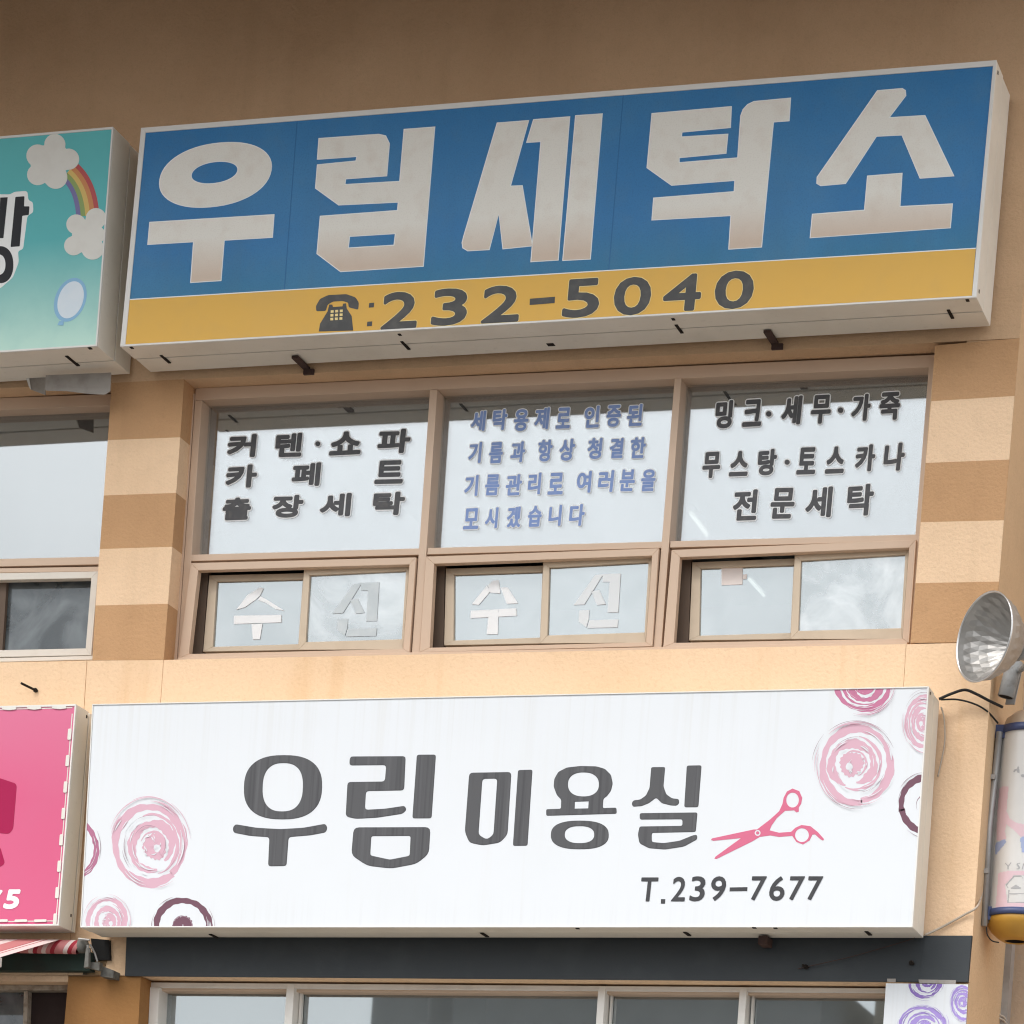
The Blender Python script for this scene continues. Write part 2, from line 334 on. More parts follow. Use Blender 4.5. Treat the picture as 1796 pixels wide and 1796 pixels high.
def glass(name, refl, tint, milk=0.0, milkcol=(0.6, 0.64, 0.66), rough=0.015, trans=(0.55, 0.58, 0.58), smear=0.0):
    m = bpy.data.materials.new(name); m.use_nodes = True; M[name] = m; t = m.node_tree; t.nodes.clear()
    L = t.links.new; N = t.nodes.new
    out = N('ShaderNodeOutputMaterial'); gl = N('ShaderNodeBsdfGlossy'); gl.inputs['Color'].default_value = (*tint, 1); gl.inputs['Roughness'].default_value = rough
    tr = N('ShaderNodeBsdfTransparent'); tr.inputs['Color'].default_value = (*trans, 1)
    di = N('ShaderNodeBsdfDiffuse'); di.inputs['Color'].default_value = (*milkcol, 1)
    geo = N('ShaderNodeNewGeometry'); ns = N('ShaderNodeTexNoise'); ns.inputs['Scale'].default_value = 4.0; ns.inputs['Detail'].default_value = 6
    ns.inputs['Distortion'].default_value = 1.5
    L(geo.outputs['Position'], ns.inputs['Vector'])
    mr = N('ShaderNodeMapRange'); mr.inputs[1].default_value = 0.35; mr.inputs[2].default_value = 0.75; mr.inputs[3].default_value = milk*0.7; mr.inputs[4].default_value = milk*(1.3+smear)
    L(ns.outputs[0], mr.inputs[0])
    m1 = N('ShaderNodeMixShader'); L(mr.outputs[0], m1.inputs[0]); L(tr.outputs[0], m1.inputs[1]); L(di.outputs[0], m1.inputs[2])
    lw = N('ShaderNodeLayerWeight'); lw.inputs['Blend'].default_value = 0.2
    ad = N('ShaderNodeMath'); ad.operation = 'ADD'; ad.use_clamp = True; ad.inputs[1].default_value = refl
    sc = N('ShaderNodeMath'); sc.operation = 'MULTIPLY'; sc.inputs[1].default_value = 0.25
    L(lw.outputs['Fresnel'], sc.inputs[0]); L(sc.outputs[0], ad.inputs[0])
    m2 = N('ShaderNodeMixShader'); L(ad.outputs[0], m2.inputs[0]); L(m1.outputs[0], m2.inputs[1]); L(gl.outputs[0], m2.inputs[2])
    L(m2.outputs[0], out.inputs['Surface'])
glass('outer_glass', 0.215, (0.93, 0.965, 0.985), 0.06, milkcol=(0.5, 0.52, 0.53), rough=0.03, trans=(0.95, 0.96, 0.96))
glass('mirror_glass', 0.15, (0.93, 0.965, 0.985), 0.08, milkcol=(0.5, 0.52, 0.53), rough=0.03, trans=(0.5, 0.52, 0.5))
glass('plain_glass', 0.32, (0.93, 0.965, 0.985), 0.12, milkcol=(0.6, 0.62, 0.63), rough=0.03, trans=(0.5, 0.52, 0.5))
glass('sash_glass', 0.28, (0.92, 0.98, 1.0), 0.20, trans=(0.5, 0.53, 0.52), smear=0.6)
glass('smeared_glass', 0.25, (0.92, 0.98, 1.0), 0.24, milkcol=(0.8, 0.83, 0.85), trans=(0.5, 0.53, 0.52), smear=1.6)
glass('shop_glass', 0.28, (0.92, 0.97, 1.0), 0.10, trans=(0.5, 0.55, 0.52))
glass('screen_glass', 0.05, (0.9, 0.95, 1.0), 0.28, milkcol=(0.3, 0.33, 0.34), trans=(0.35, 0.36, 0.36), smear=1.0)

# ------------------------------------------------------------------ ground, road and the street behind the camera
def sheet(name, x0, x1, y0, y1, z, mat):
    return tag(mk(name, [(x0, y0, z), (x1, y0, z), (x1, y1, z), (x0, y1, z)], [(0, 1, 2, 3)], mat), kind='structure')
sheet('ground', -600, 600, -600, 600, 0.0, 'concrete')
sheet('road', -300, 300, -21.0, -4.5, 0.004, 'asphalt')
tag(box('pavement', -120, 120, -4.5, -0.02, 0.001, 0.13, 'concrete'), kind='structure')

# ------------------------------------------------------------------ the shop building
B = empty('shop_building', 'peach and brown striped two-storey shop building with a deep eave', 'building')
YF = 0.10                                   # window frames stand this far back from the wall face
XR = U(1752, 1020, 0).x                     # right-hand corner
def vline(p, q): return lambda u: p[1]+(q[1]-p[1])*(u-p[0])/(q[0]-p[0])
def uline(p, q): return lambda v: p[0]+(q[0]-p[0])*(v-p[1])/(q[1]-p[1])
corner = uline((1788, 593), (1743, 1126)); corner2 = uline((1743, 1126), (1697, 1762))
def cu(v): return corner(v) if v < 1126 else corner2(v)
XL = U(-1690, 700, 0).x                     # left-hand end of the terrace
prism('wall', [(-1700, -110), (cu(-190), -190), (1788, 593), (-1700, 765)], 0.0, 0.34, 'upper_stucco_shaded', B)
# left pillar: five painted blocks
rowsL = [((196, 671), (323, 665)), ((189, 772), (316, 767)), ((182, 869), (309, 864.5)), ((175, 963), (302, 959)), ((167.5, 1062), (294.6, 1059)), ((162, 1158), (287, 1157))]
pl = bpy.data.objects.new('pillar', None); C.objects.link(pl); pl.parent = B
for i in range(5):
    a, b = rowsL[i]; d, c = rowsL[i+1]
    prism('painted_band', [a, b, c, d], 0.0, 0.34, 'brown_stucco' if i % 2 == 0 else 'peach_stucco', pl)
# right pillar: plain core with painted blocks on its face
rowsR = [((1640, 606), (1788, 593)), ((1633.5, 703.7), (1779, 694.5)), ((1623.5, 812), (1770, 806)), ((1615, 916), (1760.5, 912.5)), ((1605.8, 1022.7), (1752, 1020)), ((1596.8, 1127.5), (1743, 1126))]
pr = prism('pillar', [rowsR[0][0], rowsR[0][1], rowsR[5][1], rowsR[5][0]], 0.003, 0.34, 'corner_stucco', B)
for i in range(5):
    a, b = rowsR[i]; d, c = rowsR[i+1]
    prism('painted_band', [a, b, c, d], 0.0, 0.0028, 'brown_stucco' if i % 2 == 0 else 'peach_stucco', pr)
# return of the corner: plain stucco running back
rt = [Vector((U(cu(v), v, 0.002).x, 0, U(cu(v), v, 0.002).z)) for v in (-190, 593, 1126, 1762, 2100)]
V = []; F = []
for p in rt: V += [(p.x+0.0012, 0.0045, p.z), (p.x+0.0012, 0.62, p.z), (p.x-0.2, 0.62, p.z), (p.x-0.2, 0.0045, p.z)]
for i in range(4):
    for k in range(4): F.append((i*4+k, i*4+(k+1) % 4, (i+1)*4+(k+1) % 4, (i+1)*4+k))
# side leaf only (kept inside the wall thickness)
mk('corner_return', V, F, 'corner_stucco', B)
# spandrel between the floors: panels with open joints
low = vline((220, 1711), (1698, 1722))
def span(u0t, u1t, u0b, u1b, mat='spandrel_stucco'):
    top = lambda u: vline((162, 1158.5), (287, 1157.5))(u) if 100 < u < 287 else vline((287, 1157.5), (1743, 1126.5))(u)
    return prism('wall_panel', [(u0t, top(u0t)), (u1t, top(u1t)), (u1b, low(u1b)), (u0b, low(u0b))], 0.0, 0.30, mat, B)
span(-1700, 152, -1760, 118.5); span(153, 286.5, 119.6, 246.5); span(287.3, 1589, 247.4, 1551); span(1589.7, 1743, 1552, cu(1722))
prism('joint_backing', [(-150, 1166), (1735, 1134), (1690, 1715), (-180, 1705)], 0.003, 0.03, 'joint_mortar', B)
# charcoal painted fascia above the shop windows
prism('fascia_panel', [(222, 1640), (1705, 1641), (1698, 1722.5), (219, 1711.5)], -0.014, -0.001, 'charcoal_paint', B)
prism('fascia_patch', [(1622, 1642), (1704, 1641), (1697.5, 1722), (1612, 1721.5)], -0.0175, -0.0145, 'charcoal_paint', B)
# deep eave over the first floor
zs = U(300, -40, 0).z
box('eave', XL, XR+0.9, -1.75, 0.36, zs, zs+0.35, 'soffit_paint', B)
box('added_shade_lip', XL, XR+0.9, -1.9, -1.751, zs-0.17, zs+0.35, 'soffit_paint', B)  # out-of-view lip, added to keep low sky light off the upper wall
box('upper_wall', XL, XR, 0.01, 0.34, zs+0.35, zs+2.6, 'peach_stucco', B)
# lower masonry
prism('lower_pillar', [(120, 1712.5), (247, 1712.5), (237, 1900), (104, 1900)], 0.0, 0.4, 'lower_brown_stucco', B)
zl = U(120, 1898, 0).z
box('base_wall', XL, XR-0.001, 0.0, 0.34, 0.0, zl, 'corner_stucco', B)
prism('lower_pillar', [(1598, 1723), (1696.5, 1723), (1683, 1900), (1585, 1900)], 0.0005, 0.34, 'corner_stucco', B)
# rooms behind the glass
xa = U(-300, 900, 0).x
zf, zc = U(900, 1165, .3).z, U(900, 640, .3).z
box('room_floor', XL, XR-0.1, 0.36, 5.0, zf-0.12, zf-0.02, 'room_paint', B)
box('room_ceiling', XL, XR-0.1, 0.36, 5.0, zc+0.45, zc+0.55, 'room_paint', B)
box('room_back_wall', XL, XR-0.1, 5.0, 5.1, 0.0, zc+0.7, 'room_dark', B)
box('room_end_wall', XR-0.14, XR-0.1, 0.63, 5.0, 0.0, zc+0.45, 'room_dark', B)
box('partition', U(240, 900, .4).x-0.05, U(240, 900, .4).x+0.05, 0.36, 5.0, 0.0, zc+0.45, 'room_dark', B)
# flat roof so that light reaches the rooms only through the windows
box('roof', XL, XR, 0.36, 5.4, zs+2.5, zs+2.6, 'concrete', B)
box('rear_wall', XL, XR, 5.15, 5.4, 0.0, zs+2.5, 'corner_stucco', B)
box('end_wall', XL-0.2, XL-0.001, 0.0, 5.4, 0.0, zs+2.6, 'corner_stucco', B)
box('side_wall', XR-0.09, XR-0.0008, 0.622, 5.4, 0.0, zs+2.6, 'corner_stucco', B)

# ------------------------------------------------------------------ windows of the laundry (first floor)
def quadbars(nm, O, I, y0, y1, mat, parent):
    """mitred frame between outer quad O and inner quad I (TL, TR, BR, BL)"""
    for k in range(4):
        k2 = (k+1) % 4
        prism(nm, [O[k], O[k2], I[k2], I[k]], y0, y1, mat, parent, 0.0015)
def bil(Q, s, t):
    a = [Q[0][i]*(1-s)+Q[1][i]*s for i in (0, 1)]; b = [Q[3][i]*(1-s)+Q[2][i]*s for i in (0, 1)]
    return (a[0]*(1-t)+b[0]*t, a[1]*(1-t)+b[1]*t)
def inv(Q, p):
    s = t = 0.5
    for _ in range(20):
        q = bil(Q, s, t); e = 1e-4; qs = bil(Q, s+e, t); qt = bil(Q, s, t+e)
        J = [[(qs[0]-q[0])/e, (qt[0]-q[0])/e], [(qs[1]-q[1])/e, (qt[1]-q[1])/e]]
        d = J[0][0]*J[1][1]-J[0][1]*J[1][0]; rx, ry = p[0]-q[0], p[1]-q[1]
        s += (rx*J[1][1]-ry*J[0][1])/d; t += (J[0][0]*ry-J[1][0]*rx)/d
    return s, t
win = prism('window', [(343, 681), (1700, 619), (1698, 641), (341.5, 702)], YF, YF+0.12, 'window_frame', B, 0.0015)
win['label'] = 'wide brown aluminium window of three bays with taped lettering'
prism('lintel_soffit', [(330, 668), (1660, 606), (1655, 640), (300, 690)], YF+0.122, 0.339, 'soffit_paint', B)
prism('jamb', [(342, 702.5), (354, 702), (323.5, 1157), (311, 1158)], YF, YF+0.12, 'window_frame', win, 0.0015)
prism('jamb_stop', [(336, 690), (341, 690), (310, 1158), (305, 1158)], YF-0.004, YF+0.1, 'window_frame', win, 0.001)
prism('jamb', [(1629, 643), (1680, 641), (1640, 1130), (1590, 1129)], YF, YF+0.12, 'window_frame', win, 0.0015)
prism('mullion', [(754, 684), (767, 683), (736, 1146), (722, 1146.5)], YF-0.002, YF+0.118, 'window_frame', win, 0.0015)
prism('mullion', [(1183, 664), (1195, 663), (1160, 1135), (1146, 1135.5)], YF-0.002, YF+0.118, 'window_frame', win, 0.0015)
prism('transom', [(327, 973), (737, 961.5), (736, 973), (326, 984.5)], YF+0.001, YF+0.118, 'window_frame', win, 0.0015)
prism('transom', [(750, 961), (1163, 949.5), (1162, 961), (749, 972.5)], YF+0.001, YF+0.118, 'window_frame', win, 0.0015)
prism('transom', [(1176, 949), (1610, 937), (1609, 949), (1175, 960.5)], YF+0.001, YF+0.118, 'window_frame', win, 0.0015)
prism('sill', [(312, 1153), (1592, 1125), (1590, 1134), (309, 1161)], YF-0.03, YF+0.2, 'window_frame', win, 0.0015)
YP = YF+0.075
panes = [[(352, 704), (764, 685), (737, 966), (327, 979)], [(766, 684), (1193, 664), (1164, 954), (740, 966)], [(1194, 663), (1672, 640), (1640, 941), (1166, 954)]]
for q in panes:
    prism('pane', q, YP, YP+0.004, 'outer_glass', win)
    prism('pane', [(u+6, v+6) for u, v in q], YP+0.018, YP+0.022, 'mirror_glass', win)
O1 = [(334.5, 987.4), (729.7, 977.3), (718, 1145), (313, 1155)]
bays = [O1, [(747, 976), (1155.5, 961.4), (1144, 1133.6), (736, 1144)], [(1177.8, 964.4), (1607, 946.6), (1594.4, 1127.5), (1163, 1135.5)]]
I1 = [(347.5, 1000.4), (718, 990), (707, 1138), (331, 1147)]
SR_o = [(533, 999), (718, 991), (707, 1139), (523, 1140)]
SR_i = [(543, 1009), (712, 1001), (704.5, 1121), (536, 1126)]
SL_o = [(367, 1009), (540, 1005), (532, 1140), (356, 1143)]
SL_i = [(380, 1020), (531, 1016), (523, 1129.5), (373, 1134.5)]
for k, O in enumerate(bays):
    m = lambda Q: [bil(O, *inv(O1, p)) for p in Q]
    quadbars('sash_surround', O, m(I1), YF-0.014, YF+0.02, 'window_frame', win)
    quadbars('sash', m(SR_o), m(SR_i), YF+0.022, YF+0.05, 'sash_frame', win)
    quadbars('sash', m(SL_o), m(SL_i), YF+0.058, YF+0.086, 'sash_frame', win)
    prism('track', m([(345, 998), (366, 998), (355, 1145), (330, 1148)]), YF+0.06, YF+0.085, 'dark_track', win)
    e = lambda Q, d: [(Q[0][0]-d, Q[0][1]-d), (Q[1][0]+d, Q[1][1]-d), (Q[2][0]+d, Q[2][1]+d), (Q[3][0]-d, Q[3][1]+d)]
    prism('pane', e(m(SR_i), 3), YF+0.034, YF+0.038, 'sash_glass' if k == 1 else 'smeared_glass', win)
    prism('pane', e(m(SL_i), 3), YF+0.070, YF+0.074, 'sash_glass', win)

# lettering helpers -------------------------------------------------
_cu = bpy.data.curves.new('glyph_curve', 'FONT'); _ob = bpy.data.objects.new('glyph_source', _cu); C.objects.link(_ob)
def glyph_mesh(ch, off, shear=0.0):
    _cu.body = ch; _cu.size = 1.0; _cu.offset = off; _cu.shear = shear; _cu.fill_mode = 'FRONT'; _cu.resolution_u = 4
    bpy.context.view_layer.update()
    dg = bpy.context.evaluated_depsgraph_get(); me = _ob.evaluated_get(dg).to_mesh()
    v = [(p.co.x, p.co.y) for p in me.vertices]; f = [tuple(p.vertices) for p in me.polygons]
    _ob.evaluated_get(dg).to_mesh_clear(); return v, f
def glyph(name, ch, bb, y, mats, parent, bold=1.5, edge=0.0, shear=0.0, skew=0.0, lift=0.0006, rot=0.0):
    """one character drawn to fill photo box bb on plane y, its strokes widened by 'bold' photo pixels
    (copies laid side by side a hair apart); a wider copy in mats[1] lies behind it"""
    u0, v0, u1, v1 = bb; c = U((u0+u1)/2, (v0+v1)/2, y)
    wx = (U(u1, (v0+v1)/2, y)-U(u0, (v0+v1)/2, y)).length; wz = (U((u0+u1)/2, v0, y)-U((u0+u1)/2, v1, y)).length
    px = wz/(v1-v0); rb = bold*px
    vv, ff = glyph_mesh(ch, 0.0, shear)
    xs = [p[0] for p in vv]; ys = [p[1] for p in vv]
    x0, x1, y0, y1 = min(xs), max(xs), min(ys), max(ys); mx, my = (x0+x1)/2, (y0+y1)/2
    sx, sy = (wx-2*rb)/(x1-x0), (wz-2*rb)/(y1-y0)
    Vv, Ff, Fm = [], [], []
    def layer(dx, dz, slot, lf):
        n0 = len(Vv)
        for p in vv:
            X, Zz = (p[0]-mx)*sx+dx, (p[1]-my)*sy+dz
            Vv.append((c.x+X*math.cos(rot)-Zz*math.sin(rot)+skew*Zz, y-lf, c.z+X*math.sin(rot)+Zz*math.cos(rot)))
        for f in ff:
            A, Bv, Cv = (Vector(Vv[n0+i]) for i in f[:3])
            if (Bv-A).cross(Cv-A).y > 0: f = tuple(reversed(f))
            Ff.append(tuple(n0+i for i in f)); Fm.append(slot)
    st = 0.00004
    if edge:
        for k in range(12):
            a = 2*math.pi*k/12; rr = rb+edge*px; layer(math.cos(a)*rr, math.sin(a)*rr, 1, lift+st*k)
    l0 = lift+0.0006
    for k in range(12 if bold > 0 else 0):
        a = 2*math.pi*(k+0.5)/12; layer(math.cos(a)*rb, math.sin(a)*rb, 0, l0+st*k)
    layer(0, 0, 0, l0+st*13)
    return mk(name, Vv, Ff, mats, parent, Fm)
def conv(o, s, bb): return (o[0]+bb[0]/s, o[1]+bb[2]/s, o[0]+bb[1]/s, o[1]+bb[3]/s)
c5, s5 = (320, 640), 3.4543; c6 = (740, 640); c7, s7 = (1160, 580), 3.0958
T1 = [('커', 270, 450, 418, 565), ('텐', 560, 730, 410, 562), ('쇼', 890, 1088, 400, 550), ('파', 1180, 1385, 385, 540),
      ('카', 260, 455, 602, 750), ('페', 660, 840, 590, 740), ('트', 1165, 1345, 575, 725),
      ('출', 240, 420, 800, 945), ('장', 540, 735, 785, 930), ('세', 830, 1025, 775, 925), ('탁', 1150, 1350, 765, 915)]
T2 = [('세', 295, 390, 275, 405), ('탁', 425, 520, 265, 400), ('용', 555, 650, 265, 405), ('제', 680, 775, 255, 395), ('로', 812, 905, 255, 390), ('인', 980, 1080, 245, 385), ('증', 1115, 1210, 240, 380), ('된', 1240, 1340, 235, 375),
      ('기', 280, 365, 465, 600), ('름', 405, 495, 465, 600), ('과', 535, 630, 460, 595), ('항', 700, 795, 450, 590), ('상', 830, 930, 445, 585), ('청', 1000, 1095, 440, 575), ('결', 1135, 1225, 440, 570), ('한', 1260, 1360, 435, 570),
      ('기', 255, 345, 665, 800), ('름', 380, 475, 660, 795), ('관', 505, 610, 660, 795), ('리', 640, 725, 650, 790), ('로', 762, 862, 650, 790), ('여', 935, 1030, 640, 780), ('러', 1065, 1165, 635, 775), ('분', 1195, 1295, 630, 770), ('을', 1325, 1420, 630, 770),
      ('모', 250, 350, 865, 1000), ('시', 380, 465, 860, 995), ('겠', 512, 605, 855, 990), ('습', 640, 730, 850, 985), ('니', 765, 850, 845, 980), ('다', 890, 990, 840, 980)]
T3 = [('밍', 290, 390, 375, 535), ('크', 440, 550, 370, 525), ('세', 650, 765, 350, 515), ('무', 810, 925, 345, 510), ('가', 1030, 1140, 340, 495), ('죽', 1180, 1300, 330, 490),
      ('무', 220, 325, 655, 805), ('스', 368, 478, 650, 795), ('탕', 520, 630, 640, 790), ('토', 735, 845, 630, 785), ('스', 890, 1000, 625, 780), ('카', 1050, 1165, 615, 770), ('나', 1205, 1325, 605, 765),
      ('전', 385, 525, 860, 1035), ('문', 590, 728, 850, 1025), ('세', 780, 930, 845, 1020), ('탁', 1005, 1155, 830, 1010)]
for T, o_, s_, mt, bo, ed in ((T1, c5, s5, ['tape_black', 'tape_white'], 2.3, 1.9), (T2, c6, s5, ['tape_blue', 'tape_white'], 1.4, 1.5), (T3, c7, s7, ['tape_black', 'tape_white'], 2.1, 1.9)):
    for ch, x0, x1, y0, y1 in T:
        glyph('letter', ch, conv(o_, s_, (x0+4, x1-4, y0+4, y1-4)), YP, mt, win, bo, ed, skew=0.02, rot=random.uniform(-0.02, 0.02))
for o_, s_, x, y, r in ((c5, s5, 820, 478, 15), (c7, s7, 583, 452, 15), (c7, s7, 973, 432, 15), (c7, s7, 683, 714, 14)):
    cc = (o_[0]+x/s_, o_[1]+y/s_)
    plate('dot', [(sellipse(*cc, r/s_, r/s_, N=16), [], 0, 0.0014), (sellipse(*cc, (r+7)/s_, (r+7)/s_, N=16), [], 1, 0.0)], YP-0.0005, ['tape_black', 'tape_white'], win, 0.0006)
# paper-strip letters on the sliding sashes
YL, YR = YF+0.070, YF+0.034
k5, k6, k7 = crop(320, 640, s5), crop(740, 640, s5), crop(1160, 580, s7)
su2 = [[(400, 1335), (430, 1308), (465, 1305), (470, 1335), (475, 1385), (415, 1380)], [(395, 1337), (415, 1372), (345, 1455), (303, 1450)], [(477, 1350), (520, 1348), (582, 1445), (515, 1448)], [(297, 1490), (406, 1484), (406, 1529), (295, 1535)], [(466, 1480), (572, 1475), (575, 1520), (462, 1526)], [(408, 1484), (464, 1481), (460, 1632), (393, 1632)]]
seon2 = [[(1050, 1275), (1100, 1268), (985, 1452), (920, 1455)], [(1028, 1372), (1075, 1365), (1115, 1450), (1060, 1455)], [(1095, 1268), (1205, 1265), (1190, 1500), (1125, 1500), (1138, 1315), (1095, 1315)], [(955, 1488), (1015, 1485), (1010, 1545), (996, 1590), (950, 1555)], [(1014, 1548), (1190, 1542), (1185, 1590), (1002, 1595)]]
su1 = [[(325, 1484), (350, 1455), (395, 1395), (470, 1348), (492, 1354), (470, 1400), (440, 1425), (380, 1468)], [(472, 1402), (520, 1428), (618, 1490), (565, 1480), (505, 1442), (458, 1424)], [(312, 1520), (600, 1515), (600, 1560), (312, 1570)], [(420, 1572), (485, 1568), (470, 1662), (427, 1664)]]
plate('paper_letter', [(k5(s),) for s in su1], YL-0.0015, 'paper_white', win)
plate('paper_letter', [(k6(s),) for s in su2], YL-0.0015, 'paper_white', win)
plate('paper_letter', [(k6(s),) for s in seon2], YR-0.0015, 'paper_dull', win)
plate('paper_letter', [(k5([(x-12, y+52) for x, y in s]),) for s in seon2], YR-0.0015, 'paper_faded', win)
tag(plate('note_paper', [(k7([(327, 1290), (442, 1285), (440, 1378), (327, 1382)]),), (k7([(443, 1325), (465, 1322), (463, 1348), (443, 1350)]),)], YL-0.0015, 'paper_pink', None, 0.001), 'small pale pink paper note taped on a sliding pane', 'paper')
def ceiling_tube(p0, p1, lab):
    e = empty('fluorescent_lamp', lab, 'lamp', 'ceiling lamps behind the laundry glass')
    tube('lamp_tube', [p0, p1], 0.008, 'tube_light', e, 10)
    d = Vector((0, 0, 0.03)); tube('housing', [Vector(p0)+d, Vector(p1)+d], 0.02, 'tape_white', e, 6)
zt = zc+0.34
def onz(u, v, z):
    d = FWD*FPX+RIGHT*(u-CX)-UP*(v-CY); return CAM+d*((z-CAM.z)/d.z)

ceiling_tube(onz(1211, 901, zt), onz(1240, 939, zt), 'lit fluorescent tube seen through the tall right-hand pane')
ceiling_tube(onz(1314, 1016, zt), onz(1340, 1045, zt), 'lit fluorescent tube seen through the low sliding pane')
# ------------------------------------------------------------------ neighbouring unit's window, left of the pillar
wl = prism('window', [(-600, 719.4), (235, 689.5), (233, 709.5), (-600, 743)], YF, YF+0.12, 'window_frame', B, 0.0015)
wl['label'] = 'window with plain pale glass and a white sliding sash below'
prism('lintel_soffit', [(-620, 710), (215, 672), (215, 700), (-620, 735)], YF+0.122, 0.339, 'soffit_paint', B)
prism('pane', [(-600, 730), (200, 700), (185, 985), (-605, 1002)], YP, YP+0.004, 'plain_glass', wl)
prism('transom', [(-600, 993.9), (222, 975), (221, 989), (-600, 1006)], YF+0.001, YF+0.118, 'window_frame', wl, 0.0015)
prism('transom', [(-600, 1007), (220, 992.8), (220, 1001.3), (-600, 1013.5)], YF+0.001, YF+0.118, 'window_frame', wl, 0.0015)
quadbars('sash', [(-594, 1016.2), (172, 1002), (160, 1149), (-602, 1165)], [(-584, 1028.5), (160, 1014), (150, 1137), (-592, 1153)], YF-0.01, YF+0.03, 'white_frame', wl)
prism('sill', [(-610, 1169.9), (163, 1150), (162, 1157), (-610, 1176)], YF-0.02, YF+0.2, 'white_frame', wl, 0.0015)
prism('jamb', [(172, 1000), (205, 1000), (195, 1152), (160, 1152)], YF+0.002, YF+0.11, 'white_frame', wl)
prism('pane', [(-590, 1024), (165, 1010), (152, 1141), (-598, 1157)], YF+0.055, YF+0.059, 'screen_glass', wl)
prism('screen_bar', [(-2, 1015), (12, 1015), (4, 1141), (-9, 1141)], YF+0.03, YF+0.05, 'dark_track', wl)

# ------------------------------------------------------------------ signs
def signbox(name, label, front, y0, y1, rim_in, face_mat, split=0.5):
    """box sign: front half slightly larger than the back half, a rim and a recessed face"""
    e = empty(name, label, 'shop sign')
    ym = y0+(y1-y0)*split
    a = [U(u, v, y0) for u, v in front]
    cxy = sum((p for p in a), Vector())/4
    def shrink(d): return [Vector((p.x+(d if p.x < cxy.x else -d), 0, p.z+(d if p.z < cxy.z else -d))) for p in a]
    def ring(nm, d, ya, yb, mat, inner=None, bev=0.002):
        q = shrink(d); V = [Vector((p.x, ya, p.z)) for p in q]+[Vector((p.x, yb, p.z)) for p in q]
        return bevelled(nm, V, HEX, mat, e, bev)
    fr = ring('front_casing', 0.0, y0+0.012, ym, 'sign_metal')
    bk = ring('back_casing', 0.002, ym+0.012, y1, 'sign_metal')
    q_ = shrink(0.02); bevelled('seam', [Vector((p.x, ym-0.01, p.z)) for p in q_]+[Vector((p.x, ym+0.022, p.z)) for p in q_], HEX, 'slot_black', e, 0)
    fq = rim_in
    O = front; I = fq
    for k in range(4):
        k2 = (k+1) % 4
        prism('rim', [O[k], O[k2], I[k2], I[k]], y0, y0+0.0115, 'sign_rim', fr, 0.0012)
    face = prism('face_panel', [(I[0][0]-1, I[0][1]-1), (I[1][0]+1, I[1][1]-1), (I[2][0]+1, I[2][1]+1), (I[3][0]-1, I[3][1]+1)], y0+0.004, y0+0.0116, face_mat, e)
    return e, fr, bk, face, a
# -- the laundry sign
BF = [(247.3, 224), (1748, 105), (1712.4, 521.5), (210.5, 608)]
BI = [(255, 232.5), (1741.4, 115.5), (1704.6, 518.5), (219.5, 604)]
yb = -0.314
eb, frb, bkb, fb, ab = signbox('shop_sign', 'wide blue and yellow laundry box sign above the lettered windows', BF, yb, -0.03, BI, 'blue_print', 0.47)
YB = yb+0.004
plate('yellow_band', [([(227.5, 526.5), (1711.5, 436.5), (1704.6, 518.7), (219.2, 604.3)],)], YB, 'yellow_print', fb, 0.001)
plate('band_edge', [([(227.7, 524.6), (1711.8, 434.6), (1711.5, 436.3), (227.5, 526.3)],)], YB, 'letter_edge', fb, 0.0008)
MB('blue_seam', (0.013, 0.135, 0.33), 0.5, 0.4).done()
plate('sheet_seam', [([(521, 206), (522.3, 206), (499.3, 508), (498, 508)],)], YB, 'blue_seam', fb, 0.0005)
plate('sheet_seam', [([(1093, 162), (1094.3, 162), (1068.3, 474), (1067, 474)],)], YB, 'blue_seam', fb, 0.0005)
k2, k3, k4 = crop(220, 100, 2.9933), crop(780, 100, 3.454), crop(1240, 60, 3.207)
u_ring = k2(sellipse(473, 619, 290, 166, 2.15, 0.17, -0.085)); u_hole = k2(sellipse(468, 607, 124, 60, 2.1, 0.17, -0.085))
u_bar = k2([(130, 870), (778, 830), (770, 945), (517, 960), (500, 1172), (345, 1182), (360, 968), (120, 982)])
rim_ = k2([(1018, 430), (1330, 408), (1365, 416), (1384, 455), (1370, 622), (1155, 638), (1150, 672), (1442, 655), (1465, 382), (1622, 370), (1562, 1097), (1130, 1125), (1008, 1032), (1025, 838), (1430, 808), (1435, 760), (1120, 775), (1000, 688), (1010, 568), (1212, 548), (1218, 520), (1010, 535)])
rim_h = k2([(1175, 940), (1420, 925), (1412, 990), (1168, 1005)])
seA = k3([(320, 402), (505, 388), (395, 785), (468, 782), (528, 1142), (355, 1160), (328, 945), (268, 1165), (140, 1172), (112, 1155), (108, 1125), (118, 1085)])
seB = k3([(540, 382), (755, 365), (685, 1228), (525, 1238), (585, 510), (500, 515)])
seC = k3([(795, 358), (952, 347), (880, 1222), (718, 1230)])
a3 = lambda *p: k3([p])[0]; a4 = lambda *p: k4([p])[0]
tak = [a3(1258, 345), a4(135, 410), a4(130, 523), a3(1435, 453), a3(1432, 487), a4(115, 565), a4(105, 668), a3(1418, 608), a3(1418, 643), a4(175, 698), a4(192, 460), a4(205, 425), a4(230, 398), a4(265, 381), a4(468, 362), a4(460, 485), a4(372, 492), a4(305, 1195), a4(125, 1207), a4(137, 1018), a3(1258, 985), a3(1268, 857), a4(155, 888), a4(159, 820), a3(1375, 775), a3(1228, 670)]
soA = k4([(960, 320), (1098, 308), (1114, 318), (1116, 345), (1020, 472), (1225, 460), (1385, 795), (1200, 808), (1098, 565), (952, 572), (778, 838), (640, 850), (620, 838), (622, 805)])
soB = k4([(905, 800), (1095, 785), (1083, 972), (1378, 957), (1367, 1087), (583, 1143), (595, 1015), (888, 992)])
